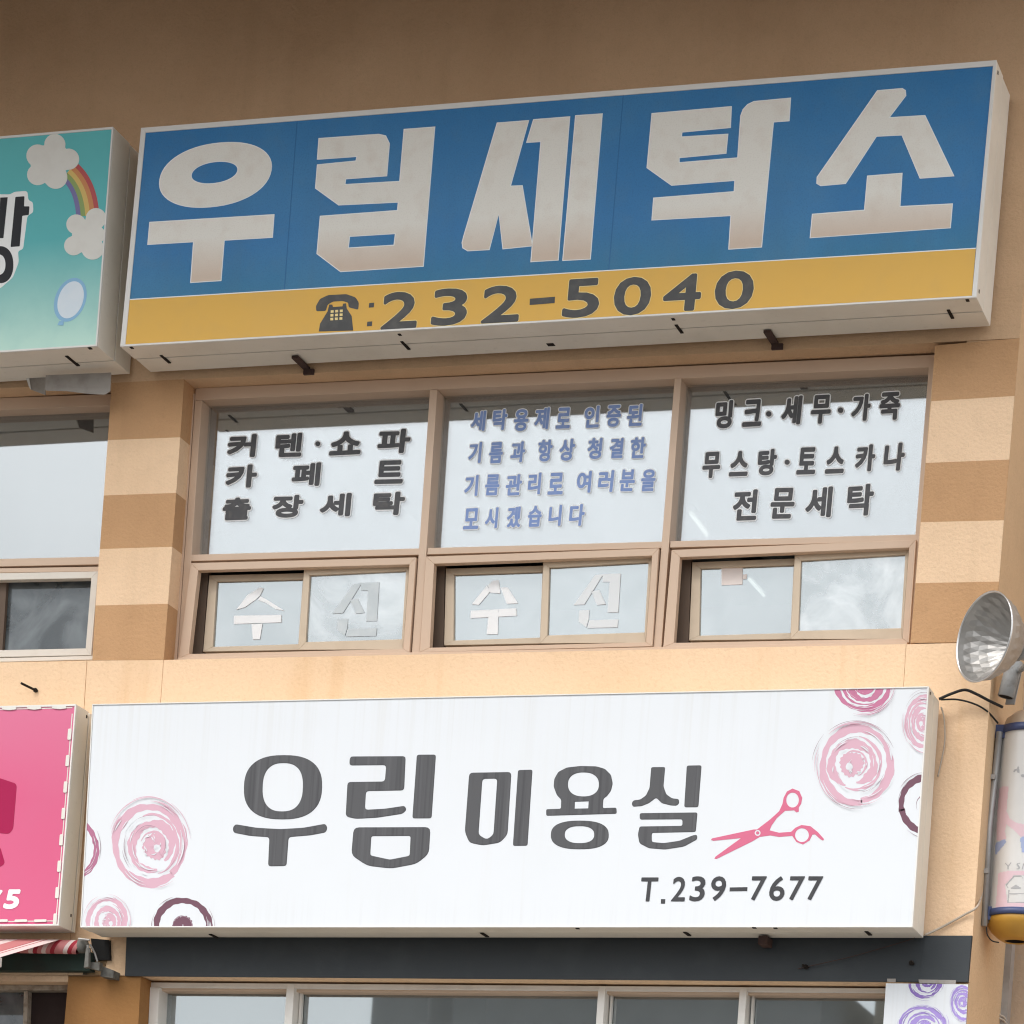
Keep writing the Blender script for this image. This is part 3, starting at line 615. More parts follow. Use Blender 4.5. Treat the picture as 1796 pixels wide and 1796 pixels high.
def grow(poly, d):
    n = len(poly); A = sum(poly[i][0]*poly[(i+1) % n][1]-poly[(i+1) % n][0]*poly[i][1] for i in range(n))
    sg = 1 if A > 0 else -1; out = []
    for i in range(n):
        p, a, b = Vector(poly[i]), Vector(poly[i-1]), Vector(poly[(i+1) % n])
        e1 = (p-a).normalized(); e2 = (b-p).normalized(); n1 = Vector((e1.y, -e1.x))*sg; n2 = Vector((e2.y, -e2.x))*sg
        bi = (n1+n2)
        if bi.length < 1e-3: bi = n1
        bi.normalize(); k = d/max(0.45, bi.dot(n1)); q = p+bi*k; out.append((q.x, q.y))
    return out
for sh in ([(u_ring, [u_hole]), (u_bar, [])], [(rim_, [rim_h])], [(seA, []), (seB, []), (seC, [])], [(tak, [])], [(soA, []), (soB, [])]):
    shp = []
    for o_, h_ in sh:
        shp.append((grow(o_, 1.5), [grow(h, -1.5) for h in h_], 1, 0.0))
        shp.append((o_, h_, 0, 0.0006))
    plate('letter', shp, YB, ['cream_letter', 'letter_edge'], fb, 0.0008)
for ch, bb in (('2', (670, 512, 733, 577)), ('3', (758, 506, 820, 571)), ('2', (846, 501, 912, 566)), ('5', (988, 489, 1052, 557)), ('0', (1077, 486, 1142, 553)), ('4', (1164, 481, 1230, 546)), ('0', (1254, 475, 1322, 542))):
    glyph('digit', ch, bb, YB-0.0012, ['grey_digit', 'yellow_edge'], fb, 2.6, 1.3, skew=0.02)
plate('dash', [([(929.5, 524), (973.5, 520.5), (972.8, 531.5), (929, 535)],)], YB-0.0012, 'grey_digit', fb, 0.0008)
plate('colon', [(k2([(1280, 1292), (1306, 1290), (1304, 1314), (1278, 1316)]),), (k2([(1270, 1390), (1296, 1388), (1294, 1412), (1268, 1414)]),)], YB-0.0012, 'grey_digit', fb, 0.0008)
hs_ = k2(rnd([(1002, 1335), (1000, 1308), (1022, 1270), (1065, 1250), (1160, 1245), (1208, 1262), (1226, 1290), (1222, 1327), (1172, 1314), (1170, 1290), (1140, 1281), (1090, 1284), (1062, 1300), (1052, 1333)], 8))
ph = k2([(1070, 1300), (1086, 1300), (1090, 1313), (1140, 1309), (1143, 1295), (1158, 1293), (1162, 1320), (1188, 1360), (1196, 1436), (1015, 1441), (1022, 1400), (1062, 1335)])
keys = []
for r_ in range(3):
    for c_ in range(3):
        x, y = 1078+c_*24-r_*1.0, 1330+r_*20-c_*1.5
        keys.append(k2([(x, y), (x+15, y-1), (x+15, y+12), (x, y+13)]))
plate('telephone_symbol', [(hs_, [], 0), (ph, [], 0)]+[(q, [], 1, 0.0006) for q in keys], YB-0.0012, ['grey_digit', 'yellow_edge'], fb, 0.0007)
# slots, screws and seams of the casing; angle irons that carry it
def under_slot(u, v, lx, ly, parent, zref, mat='slot_black', nm='drain_slot'):
    """mark on the underside of a sign: pixel (u,v) on plane z = zref"""
    p = onz(u, v, zref)
    return box(nm, p.x-lx/2, p.x+lx/2, p.y-ly/2, p.y+ly/2, zref-0.0015, zref+0.002, mat, parent)
zb0 = [U(*BF[3], yb).z, U(*BF[2], yb).z]
def zbot(u, A=BF, y=yb):
    p, q = U(*A[3], y), U(*A[2], y); return lambda x: p.z+(q.z-p.z)*(x-p.x)/(q.x-p.x)
zbf = zbot(0)
for u, v in ((290, 630), (711, 606), (1191, 577), (1667, 551)):
    x = U(u, v, -0.17).x; under_slot(u, v, 0.012, 0.085, frb, zbf(x)-0.001)
for u, v in ((701, 587), (1181, 560), (1697, 527), (231, 610)):
    x = U(u, v, -0.29).x; under_slot(u, v, 0.012, 0.018, frb, zbf(x)-0.001, nm='screw')
x = U(966, 605, -0.1).x; under_slot(966, 604, 0.03, 0.03, bkb, zbf(x)+0.003, nm='screw')
for u0, v0, u1, v1 in ((514, 623, 553, 654), (1342, 578, 1373, 611)):
    x0 = onz(u0, v0, zbf(U(u0, v0, -.15).x)).x; p = onz(u0, v0, zbf(x0)); zz = zbf(p.x)
    box('angle_iron', p.x-0.006, p.x+0.022, p.y, -0.001, zz-0.012, zz-0.002, 'rusty_angle', eb)
    box('angle_foot', p.x-0.002, p.x+0.042, -0.014, -0.001, zz-0.034, zz-0.0125, 'rusty_angle', eb)
for u, v in ((1750.5, 124), (1715, 508)):
    p = U(u, v, yb+0.02); xs_ = ab[1].x if v < 300 else ab[2].x
    box('screw', xs_-0.001, xs_+0.0015, yb+0.03, yb+0.042, p.z-0.006, p.z+0.006, 'slot_black', frb)
# -- teal sign on the left
TF = [(-330, 267), (198.5, 222), (170, 607), (-352, 641)]; TI = [(-326, 270.5), (195.5, 226.5), (167.2, 603.8), (-347, 637)]
yt = -0.34
et, frt, bkt, ft, at = signbox('shop_sign', 'teal box sign with clouds, a rainbow and a balloon', TF, yt, -0.03, TI, 'teal_print', 0.5)
YT = yt+0.004
k1 = crop(0, 180, 3.325)
def cloud(cx, cy, lobes, lift, slot):
    out = []
    for i in range(72):
        t = 2*math.pi*i/72; d = Vector((math.cos(t), math.sin(t))); best = 0
        for lx, ly, lr in lobes:
            q = Vector((lx, ly)); b = q.dot(d); disc = b*b-q.dot(q)+lr*lr
            if disc >= 0: best = max(best, b+math.sqrt(disc))
        out.append((cx+d.x*best, cy+d.y*best))
    return (k1(out), [], slot, lift)
arc = lambda pts, wd: pts
def ribbon(c0, c1, c2, w0, w1, n=16):
    L_, R_ = [], []
    for i in range(n+1):
        t = i/n; p = [c0[j]*(1-t)**2+2*c1[j]*t*(1-t)+c2[j]*t*t for j in (0, 1)]
        d = Vector([2*(c1[j]-c0[j])*(1-t)+2*(c2[j]-c1[j])*t for j in (0, 1)]).normalized(); nrm = Vector((-d.y, d.x))
        L_.append((p[0]+nrm.x*w0, p[1]+nrm.y*w0)); R_.append((p[0]+nrm.x*w1, p[1]+nrm.y*w1))
    return L_+R_[::-1]
shp = []
for i in range(5):
    a0 = -52+i*26-0.0
    shp.append((k1(ribbon((400, 400), (500, 480), (510, 660), 66-i*27, 66-(i+1)*27)), [], i, 0.0))
plate('rainbow_print', shp, YT, ['rainbow_violet', 'rainbow_green', 'rainbow_yellow', 'rainbow_orange', 'rainbow_red'], ft, 0.0006)
plate('cloud_print', [cloud(305, 350, [(0, 0, 90), (15, -105, 62), (-85, -40, 66), (-85, 70, 62), (95, -20, 62), (20, 85, 68), (-20, 20, 100)], 0.0008, 0)], YT, 'cloud_print', ft, 0.0006)
plate('cloud_print', [cloud(505, 770, [(0, 0, 85), (55, -95, 60), (-60, -60, 58), (-75, 65, 56), (35, 80, 66), (62, 0, 48)], 0.0008, 0)], YT, 'cloud_print', ft, 0.0006)
plate('balloon_print', [(k1(sellipse(410, 1150, 92, 128, 2, 0.2)), [], 1, 0.0), (k1(sellipse(412, 1150, 74, 108, 2, 0.2)), [], 0, 0.0006), (k1([(345, 1275), (372, 1272), (370, 1300), (335, 1298)]), [], 1, 0.0006)], YT, ['balloon_print', 'balloon_rim'], ft, 0.0006)
bang_o = [(-145, 535), (60, 535), (85, 520), (160, 515), (166, 570), (192, 580), (195, 640), (160, 660), (135, 855), (105, 865), (110, 930), (75, 1020), (0, 1085), (-70, 1060), (-105, 980), (-100, 830), (-158, 825)]
plate('letter', [(k1(rnd(bang_o, 16)), [], 1, 0.0), (k1([(-120, 560), (-72, 558), (-76, 628), (-2, 624), (2, 554), (45, 552), (20, 790), (-134, 797)]), [k1([(-78, 672), (-6, 668), (-11, 745), (-84, 749)])], 0, 0.0006), (k1(rnd([(90, 550), (143, 546), (140, 605), (172, 605), (168, 655), (130, 660), (115, 838), (62, 842)], 5)), [], 0, 0.0006), (k1(sellipse(0, 945, 78, 108, 2.2)), [k1(sellipse(-8, 945, 40, 60, 2.2))], 0, 0.0006)], YT, ['black_print', 'letter_edge'], ft, 0.0006)
ztf = zbot(0, TF, yt)
x = U(127, 632, -.2).x; under_slot(127, 633, 0.014, 0.11, frt, ztf(x)-0.001)
x = U(158, 611, -.3).x; under_slot(158, 611, 0.014, 0.018, frt, ztf(x)-0.001, nm='screw')
# grime at the gap between the two upper signs, and bent sheet metal under the teal sign
em_ = empty('metal_bracket', 'bent dirty grey sheet-metal bracket hanging under the teal sign', 'bracket')
kb = crop(0, 600, 6.9077)
prism('sheet', kb([(555, 400), (1345, 370), (1335, 600), (545, 580)]), -0.12, -0.117, 'dirty_grey_plastic', em_)
plate('sheet_lip', [(kb(rnd([(560, 560), (1330, 560), (1345, 590), (1280, 640), (1060, 628), (800, 595), (560, 590)], 30)),)], -0.121, 'dirty_grey_plastic', em_, 0.003)
prism('flange', kb([(345, 430), (555, 410), (550, 640), (375, 575)]), -0.05, -0.047, 'dirty_grey_plastic', em_)
prism('flange_edge', kb([(315, 435), (350, 430), (375, 580), (350, 540)]), -0.054, -0.0505, 'sign_rim', em_)

# -- hair salon sign
WF = [(161.6, 1234.8), (1629.5, 1203.6), (1600.6, 1626.5), (140.3, 1626.7)]; WI = [(163.4, 1236.8), (1626.5, 1206), (1598.6, 1624), (142.4, 1624.4)]
yw = -0.232
ew, frw, bkw, fw, aw = signbox('shop_sign', 'white hair salon box sign with pink scissors and swirls', WF, yw, -0.03, WI, 'white_print', 0.45)
YW = yw+0.004
h1 = crop(380, 1280, 4.2762); h2 = crop(800, 1300, 3.9043); h3 = crop(1220, 1190, 3.8217)
def wl_letter(shapes):
    shp = []
    for o_, h_ in shapes:
        shp.append((o_, h_, 1, 0.0)); shp.append((grow(o_, -0.9), [grow(h, 0.9) for h in h_], 0, 0.0006))
    plate('letter', shp, YW, ['grey_letter', 'letter_outline_dark'], fw, 0.0007)
wl_letter([(h1(sellipse(498, 431, 293, 241, 2.5, 0.03)), [h1(sellipse(496, 431, 151, 181, 2.5, 0.03))]),
           (h1(rnd([(140, 708), (300, 735), (475, 745), (650, 735), (815, 705), (832, 735), (818, 770), (700, 792), (540, 805), (524, 1022), (386, 1024), (396, 806), (250, 796), (128, 772), (120, 738)], 22)), [])])
wl_letter([(h1(rnd([(1000, 200), (1418, 198), (1406, 455), (1120, 460), (1112, 600), (1265, 592), (1410, 570), (1425, 600), (1395, 630), (1200, 660), (1040, 668), (968, 650), (982, 392), (1262, 388), (1272, 265), (995, 268)], 24)), []),
           (h1(rnd([(1502, 187), (1645, 186), (1612, 664), (1468, 665)], 18)), []),
           (h1(rnd([(1028, 732), (1604, 730), (1592, 930), (1500, 1005), (1310, 1041), (1130, 1020), (1010, 940)], 40)), [h1(rnd([(1160, 798), (1455, 796), (1448, 945), (1300, 974), (1152, 942)], 16))])])
wl_letter([(h2(rnd([(90, 216), (379, 211), (352, 640), (300, 695), (180, 714), (90, 695), (60, 620)], 26)), [h2(rnd([(180, 258), (282, 256), (256, 640), (210, 674), (153, 640)], 22))]), (h2(rnd([(424, 198), (523, 195), (489, 716), (389, 717)], 14)), [])])
yo = [(720, 400), (690, 370), (668, 310), (672, 260), (700, 210), (760, 180), (850, 170), (960, 172), (1020, 190), (1060, 230), (1073, 290), (1060, 340), (1035, 375), (1008, 395), (1004, 458), (1098, 455), (1100, 497), (617, 511), (617, 466), (718, 463)]
wl_letter([(h2(rnd(yo, 12)), [h2(sellipse(872, 296, 106, 82, 2.3)), h2([(813, 415), (908, 412), (905, 460), (812, 462)])]), (h2(sellipse(847, 642, 198, 98, 2.5)), [h2(sellipse(845, 640, 101, 58, 2.4))])])
sil = [(1336, 178), (1432, 177), (1420, 310), (1440, 365), (1480, 392), (1525, 396), (1528, 425), (1510, 442), (1470, 440), (1410, 425), (1370, 387), (1320, 425), (1270, 445), (1210, 449), (1202, 425), (1215, 405), (1260, 400), (1300, 372), (1325, 320)]
ril = [(1257, 493), (1653, 488), (1641, 622), (1340, 628), (1340, 690), (1420, 698), (1530, 682), (1620, 645), (1650, 640), (1652, 672), (1560, 722), (1430, 742), (1320, 733), (1256, 700), (1245, 640), (1256, 584), (1550, 580), (1550, 535), (1258, 537)]
wl_letter([(h2(rnd(sil, 12)), []), (h2(rnd([(1580, 167), (1681, 165), (1659, 452), (1562, 453)], 14)), []), (h2(rnd(ril, 14)), [])])
for ch, bb in (('T', (1123, 1539, 1153, 1581)), ('2', (1179, 1538, 1203, 1581)), ('3', (1211, 1537, 1237, 1581)), ('9', (1246.5, 1537, 1273, 1580)), ('7', (1317, 1537, 1343, 1579.5)), ('6', (1350, 1537, 1377, 1580)), ('7', (1384, 1537, 1410, 1579)), ('7', (1416, 1537, 1442, 1579))):
    glyph('digit' if ch != 'T' else 'letter', ch, bb, YW, ['dark_digit'], fw, 0.9, skew=0.04)
plate('full_stop', [([(1159.5, 1577), (1167, 1577), (1166.5, 1585), (1159, 1585)],)], YW, 'dark_digit', fw, 0.0008)
plate('dash', [([(1280, 1556.5), (1311, 1556), (1310.6, 1563), (1279.6, 1563.4)],)], YW, 'dark_digit', fw, 0.0008)
sc_ = [(103, 1082), (110, 1072), (390, 1012), (412, 1012), (500, 945), (560, 890), (583, 840), (590, 800), (612, 758), (650, 738), (695, 755), (715, 800), (708, 840), (692, 865), (692, 893), (676, 898), (660, 884), (600, 887), (545, 935), (510, 985), (496, 1018), (560, 1034), (640, 1028), (670, 1000), (710, 982), (770, 990), (820, 1030), (861, 1076), (855, 1087), (840, 1080), (800, 1045), (783, 1047), (765, 1085), (720, 1113), (675, 1095), (648, 1055), (560, 1062), (500, 1052), (430, 1062), (380, 1092), (140, 1210), (126, 1209), (134, 1194), (305, 1070), (120, 1088)]
plate('scissors_print', [(h3(sc_), [h3(sellipse(650, 815, 42, 50)), h3(sellipse(713, 1050, 46, 46)), h3(sellipse(416, 1035, 20, 20, N=20))], 0, 0.0), (h3(sellipse(416, 1035, 11, 11, N=16)), [], 0, 0.0)], YW, ['scissor_pink'], fw, 0.0008)

def clip_poly(poly, Q):
    """clip a pixel polygon to the convex quad Q (TL, TR, BR, BL)"""
    for i in range(4):
        a, b = Q[i], Q[(i+1) % 4]; out = []
        side = lambda p: (b[0]-a[0])*(p[1]-a[1])-(b[1]-a[1])*(p[0]-a[0])
        for j in range(len(poly)):
            p, q = poly[j-1], poly[j]; sp, sq = side(p), side(q)
            if (sp >= 0) != (sq >= 0):
                t = sp/(sp-sq); out.append((p[0]+(q[0]-p[0])*t, p[1]+(q[1]-p[1])*t))
            if sq >= 0: out.append(q)
        poly = out
        if len(poly) < 3: return None
    return poly
def swirl(cx, cy, rx, ry, mats, parent, y, Q, seed, style='full'):
    rg = random.Random(seed); V, F, FM = [], [], []; layer = [0]
    def stroke(r0, r1, w, a0, sweep, slot, wob=0.03, taper=0.25, wv=0.3, ox=0.0, oy=0.0):
        n = max(6, int(abs(sweep)/5)); ph, ph2 = rg.uniform(0, 6), rg.uniform(0, 6)
        lift = 0.0002+0.00012*layer[0]; layer[0] += 1
        prev = None
        for i in range(n+1):
            t = i/n; a = math.radians(a0+sweep*t); r = r0+(r1-r0)*t+wob*math.sin(a*2+ph)+wob*0.4*math.sin(a*7+ph2)
            e = min(1.0, t/taper if taper else 1, (1-t)/taper if taper else 1); ww = w*(0.25+0.75*max(0, e))*(1+wv*math.sin(a*3+ph2)+0.12*math.sin(a*17+ph))
            ri, ro = r-ww/2, r+ww/2
            X0, Y0 = cx+ox*rx, cy+oy*ry; cur = ((X0+math.cos(a)*rx*ri, Y0+math.sin(a)*ry*ri), (X0+math.cos(a)*rx*ro, Y0+math.sin(a)*ry*ro))
            if prev:
                pg = clip_poly([prev[0], prev[1], cur[1], cur[0]], Q) or clip_poly([cur[0], cur[1], prev[1], prev[0]], Q)
                if pg:
                    pts = [U(u, v, y-lift) for u, v in pg]; n0 = len(V); V.extend(pts)
                    nn = (pts[1]-pts[0]).cross(pts[2]-pts[0])
                    idx = list(range(n0, n0+len(pts)))
                    F.append(tuple(idx if nn.y < 0 else idx[::-1])); FM.append(slot)
            prev = cur
    s0 = rg.uniform(0, 360)
    if style == 'full':
        fl = -1 if seed % 2 == 0 else 1; o1, o2 = fl*rg.uniform(0.03, 0.08), rg.uniform(-0.03, 0.05)
        stroke(0.84, 0.80, 0.165, s0, 362, 0, 0.02, 0.0, 0.25)
        stroke(0.53, 0.44, 0.18, s0+30, 330, 0, 0.02, 0.12, 0.25, o1, o2); stroke(0.66, 0.58, 0.08, s0+200, 190, 0, 0.015, 0.3, 0.3, o1, o2)
        stroke(0.15, 0.14, 0.27, s0, 362, 0, 0.01, 0.0, 0.12, o1*1.6, o2*1.3); stroke(0.31, 0.29, 0.05, s0+150, 200, 0, 0.01, 0.3, 0.2, o1, o2)
        stroke(0.04, 0.04, 0.085, 0, 362, 2, 0.0, 0.0, 0.15, o1*1.6+fl*0.06, o2+0.05)
        for k in range(36):
            r = rg.choice([rg.uniform(0.76, 0.93), rg.uniform(0.42, 0.66), rg.uniform(0.14, 0.26)])
            stroke(r, r-0.03, rg.uniform(0.012, 0.03), rg.uniform(0, 360), rg.uniform(12, 46), 2, 0.008, 0.4)
        for k in range(9):
            r = rg.uniform(0.92, 1.06); stroke(r, r-0.03, 0.016, rg.uniform(0, 360), rg.uniform(25, 70), 0, 0.006, 0.4)
        for k in range(9):
            r = rg.choice([rg.uniform(0.96, 1.08), rg.uniform(0.34, 0.42), rg.uniform(0.62, 0.70)]); stroke(r, r-0.02, 0.009, rg.uniform(0, 360), rg.uniform(25, 80), 1, 0.006, 0.4)
    elif style == 'curl':
        stroke(0.20, 0.16, 0.30, s0, 362, 0, 0.01, 0.0, 0.1)
        stroke(0.34, 0.30, 0.03, 150, 260, 1, 0.01, 0.3)
    else:                      # thick open ring with a small curl inside
        stroke(0.86, 0.84, 0.20, s0, 364, 0, 0.012, 0.0, 0.12)
        for k in range(9):
            r = rg.uniform(0.8, 0.93); stroke(r, r-0.02, 0.018, rg.uniform(-30, 80), rg.uniform(12, 40), 2, 0.006, 0.4)
        for k in range(8):
            r = rg.uniform(0.97, 1.06); stroke(r, r-0.02, 0.012, rg.uniform(0, 360), rg.uniform(20, 60), 1, 0.006, 0.4)
    return mk('swirl_print', V, F, mats, parent, FM)
P_ = ['swirl_pale', 'swirl_line', 'swirl_white']
swirl(263, 1481, 72, 83, P_, fw, YW, WI, 1)
swirl(130, 1488, 46, 56, ['swirl_mauve', 'swirl_line', 'swirl_white'], fw, YW, WI, 2, 'ring')
swirl(188, 1617, 41, 48, P_, fw, YW, WI, 3)
swirl(321, 1624, 54, 53, ['swirl_plum', 'swirl_line', 'swirl_white'], fw, YW, WI, 4, 'ring')
swirl(321, 1624, 54, 53, ['swirl_plum', 'swirl_line', 'swirl_white'], fw, YW, WI, 14, 'curl')
swirl(1512, 1199, 58, 54, ['swirl_rose', 'swirl_line', 'swirl_white'], fw, YW, WI, 5)
swirl(1622, 1266, 39, 54, P_, fw, YW, WI, 6)
swirl(1503, 1342, 74, 77, P_, fw, YW, WI, 8)
swirl(1624, 1411, 50, 56, ['swirl_plum', 'swirl_line', 'swirl_white'], fw, YW, WI, 9, 'ring')
swirl(1624, 1411, 50, 56, ['swirl_white', 'swirl_line', 'swirl_white'], fw, YW, WI, 19, 'curl')
zwf = zbot(0, WF, yw)
for u, v, nm in ((375, 1642, 'drain_slot'), (1205, 1638, 'drain_slot'), (1523, 1637, 'drain_slot'), (850, 1640, 'drain_slot')):
    x = U(u, v, -.14).x; under_slot(u, v, 0.014, 0.07, frw, zwf(x)-0.001, nm=nm)
for u, v in ((1013, 1628.5), (1323, 1627.5), (1360, 1628)):
    x = U(u, v, -.22).x; under_slot(u, v, 0.014, 0.016, frw, zwf(x)-0.001, nm='screw')
p = U(1628.5, 1212, yw+0.02); box('screw', aw[1].x-0.001, aw[1].x+0.0015, yw+0.02, yw+0.03, p.z-0.012, p.z-0.002, 'slot_black', frw)
for u in (1345,):
    p = U(u, 1648, -0.03); zz = zwf(p.x)
    box('hanger', p.x-0.015, p.x+0.02, -0.1, -0.0185, zz-0.035, zz-0.004, 'rusty_angle', ew)

# -- pink sign on the left
PF = [(-330, 1246), (133.6, 1234.8), (103, 1623.6), (-352, 1626)]; PI = [(-327, 1249), (130.6, 1238.5), (100.3, 1620.5), (-349, 1623)]
yp = -0.185
ep, frp, bkp, fp, ap = signbox('shop_sign', 'pink box sign with flaking white edge trim beside the white sign', PF, yp, -0.03, PI, 'pink_print', 0.75)
YPk = yp+0.004
kp = crop(0, 1340, 5.6111)
plate('logo_print', [(kp(rnd([(-400, 60), (0, 140), (150, 190), (165, 215), (130, 640), (90, 690), (-400, 640)], 30)),), (kp(rnd([(-300, 700), (0, 810), (50, 980), (0, 1015), (-300, 1100)], 30)),)], YPk, 'magenta_print', fp, 0.0008)
glyph('digit', '5', (6.5, 1560, 35.5, 1594.5), YPk, ['letter_edge'], fp, 2.0, shear=0.12)
glyph('digit', '7', (-22, 1561, 4, 1594), YPk, ['letter_edge'], fp, 2.0, shear=0.12)
def between(p, q, t): return (p[0]+(q[0]-p[0])*t, p[1]+(q[1]-p[1])*t)
TRp, BRp, TLp, BLp = (127, 1240.5), (97.5, 1617), (-100, 1246), (-110, 1618.5)
plate('trim_line', [([between(TRp, BRp, 0.03), (between(TRp, BRp, 0.03)[0]+1.5, between(TRp, BRp, 0.03)[1]), (BRp[0]+1.5, BRp[1]), BRp],), ([(TLp[0], TLp[1]), TRp, (TRp[0], TRp[1]+1.5), (TLp[0], TLp[1]+1.5)],), ([(BLp[0], BLp[1]-1.5), (BRp[0], BRp[1]-2.5), (BRp[0], BRp[1]-1), BLp],)], YPk, 'cloud_print', fp, 0.0012)
for k in range(8):
    t = 0.10+k*0.123; a_ = between(TRp, BRp, t); b_ = between(TRp, BRp, t+0.052)
    plate('trim_clip', [(rnd([(a_[0]-4, a_[1]), (a_[0]+2.2, a_[1]), (b_[0]+2.2, b_[1]), (b_[0]-4, b_[1])], 2),)], YPk-0.0014, 'cloud_print', fp, 0.003)
for k in range(4):
    u = -40+k*44; v = 1243-u*0.02
    plate('trim_clip', [(rnd([(u, v-3), (u+24, v-3.5), (u+25, v+1.5), (u+12, v+3), (u, v+1.5)], 2),)], YPk-0.0014, 'cloud_print', fp, 0.003)
    u = -46+k*34+6; plate('trim_clip', [(rnd([(u-2, 1613), (u+20, 1612.5), (u+20, 1617), (u-2, 1617.5)], 2),)], YPk-0.0014, 'cloud_print', fp, 0.003)
p = U(154, 1260, -.06); box('screw', ap[1].x-0.001, ap[1].x+0.0015, -.09, -.08, p.z-0.006, p.z+0.006, 'slot_black', frp)
p = U(124, 1608, -.06); box('screw', ap[2].x-0.001, ap[2].x+0.0015, -.09, -.08, p.z-0.006, p.z+0.006, 'slot_black', frp)

# ------------------------------------------------------------------ hair salon windows at the bottom
YS = 0.10
ws = prism('window', [(263, 1723), (1600, 1733.5), (1599.5, 1741), (262.5, 1731.5)], YS, YS+0.12, 'silver_frame', B, 0.001)
ws['label'] = 'silver framed shop window under the charcoal fascia'
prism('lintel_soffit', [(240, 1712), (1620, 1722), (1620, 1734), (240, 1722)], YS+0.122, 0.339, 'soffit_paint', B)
prism('head_rail', [(270, 1732), (1600, 1741.5), (1599.6, 1747), (269.6, 1738)], YS+0.02, YS+0.10, 'window_frame', ws, 0.001)
for q in ([(263, 1731.5), (279, 1731.6), (271, 1905), (255, 1905)],):
    prism('jamb', q, YS-0.01, YS+0.12, 'silver_frame', ws, 0.0015)
for u0, u1 in ((503, 516.5), (1049.5, 1062), (1297.5, 1310)):
    prism('mullion', [(u0, 1723+(u0-263)*0.0079), (u1, 1723+(u1-263)*0.0079), (u1-12, 1905), (u0-12, 1905)], YS-0.006, YS+0.12, 'silver_frame', ws, 0.0015)
for (a_, b_) in ((275, 512), (512, 1058), (1058, 1305), (1305, 1640)):
    prism('pane', [(a_+4, 1735), (b_+12, 1740), (b_, 1905), (a_-6, 1905)], YS+0.075, YS+0.079, 'shop_glass', ws)
for (a_, b_) in ((284, 287.5), (526, 530), (1071, 1074), (1319, 1323)):
    prism('glazing_bead', [(a_, 1741), (b_, 1741), (b_-9, 1905), (a_-9, 1905)], YS+0.05, YS+0.07, 'silver_frame', ws)
prism('sill', [(240, 1900), (1620, 1900), (1618, 1910), (238, 1910)], YS-0.08, YS+0.2, 'silver_frame', ws)
# left shop: dark opening with a peeling frame
prism('wall_panel', [(-1700, 765.5), (-590, 711), (-622, 1176), (-1750, 1199)], 0.0, 0.3, 'peach_stucco', B)
prism('wall_panel', [(-1760, 1698.5), (-590, 1705.5), (-606, 1900), (-1775, 1900)], 0.0, 0.3, 'corner_stucco', B)
wd = prism('window', [(-600, 1726), (130, 1728), (130, 1737), (-600, 1735)], 0.07, 0.12, 'peeling_frame', B)
wd['label'] = 'dark shop window with a peeling painted frame under the awning'
prism('mullion', [(42, 1738), (49, 1738), (44, 1905), (37, 1905)], 0.075, 0.11, 'peeling_frame', wd)
prism('pane', [(-600, 1734), (50, 1737), (45, 1905), (-605, 1905)], 0.12, 0.124, 'screen_glass', wd)
prism('dark_board', [(47, 1735), (140, 1735), (135, 1905), (42, 1905)], 0.12, 0.13, 'dark_panel', wd)
prism('lintel', [(-592, 1706), (119.5, 1711), (119.3, 1722), (-592, 1716)], 0.001, 0.3, 'peach_stucco', B)

# ------------------------------------------------------------------ poster
ps = empty('poster', 'white poster with purple swirls hung at the corner under the fascia', 'poster')
PQ = [(1554, 1724.5), (1698, 1726.5), (1684, 1990), (1536, 1990)]
pb = prism('sheet', PQ, -0.022, -0.0185, 'white_print', ps)
V_ = ['swirl_purple', 'swirl_violet', 'swirl_white']
swirl(1623, 1722, 33, 32, ['swirl_violet', 'swirl_violet', 'swirl_white'], pb, -0.0222, PQ, 21)
swirl(1690, 1759, 25, 34, V_, pb, -0.0222, PQ, 22)
swirl(1618, 1800, 45, 41, V_, pb, -0.0222, PQ, 23)
plate('tape', [([(1556, 1716.5), (1571, 1716.5), (1571, 1723), (1556, 1722)],), ([(1611, 1718), (1677, 1719), (1676, 1726), (1612, 1724)],)], -0.0186, 'dirty_grey_plastic', pb, 0.0006)

# ------------------------------------------------------------------ corner: downpipe, neighbour wall, lamp, barber pole, cables
nb = empty('neighbour_building', 'stained brown rendered wall of the neighbouring building', 'building')
box('wall', U(1765, 1700, .8).x, 9.0, 0.80, 5.0, 0.0, 9.0, 'stained_render', nb)
dp = empty('downpipe', 'grey square downpipe in the gap beside the corner', 'pipe')
xg = U(1743, 1700, .66).x; xg2 = U(1760, 1700, .66).x
prism('pipe', [(1842, 300), (1860, 300), (1752, 1796), (1735, 1796)], 0.64, 0.70, 'downpipe_grey', dp)
prism('pipe_edge', [(1860, 300), (1872, 300), (1765, 1796), (1752.5, 1796)], 0.65, 0.72, 'galvanised', dp)
for i, v in enumerate((1777, 1783)):
    tube('tie', [U(1735, v, .62), U(1748, v+0.5, .615), U(1760, v+6, .64), U(1766, v+14, .66)], 0.004, 'cable_clear', dp, 6)
tag(box('gap_shade_sheet', XR+0.002, xg+0.02, 0.76, 0.79, 0, 9, 'black_dark'), 'black sheet standing in for the shade behind the downpipe', 'panel')  # the gap's shade, painted as a black sheet
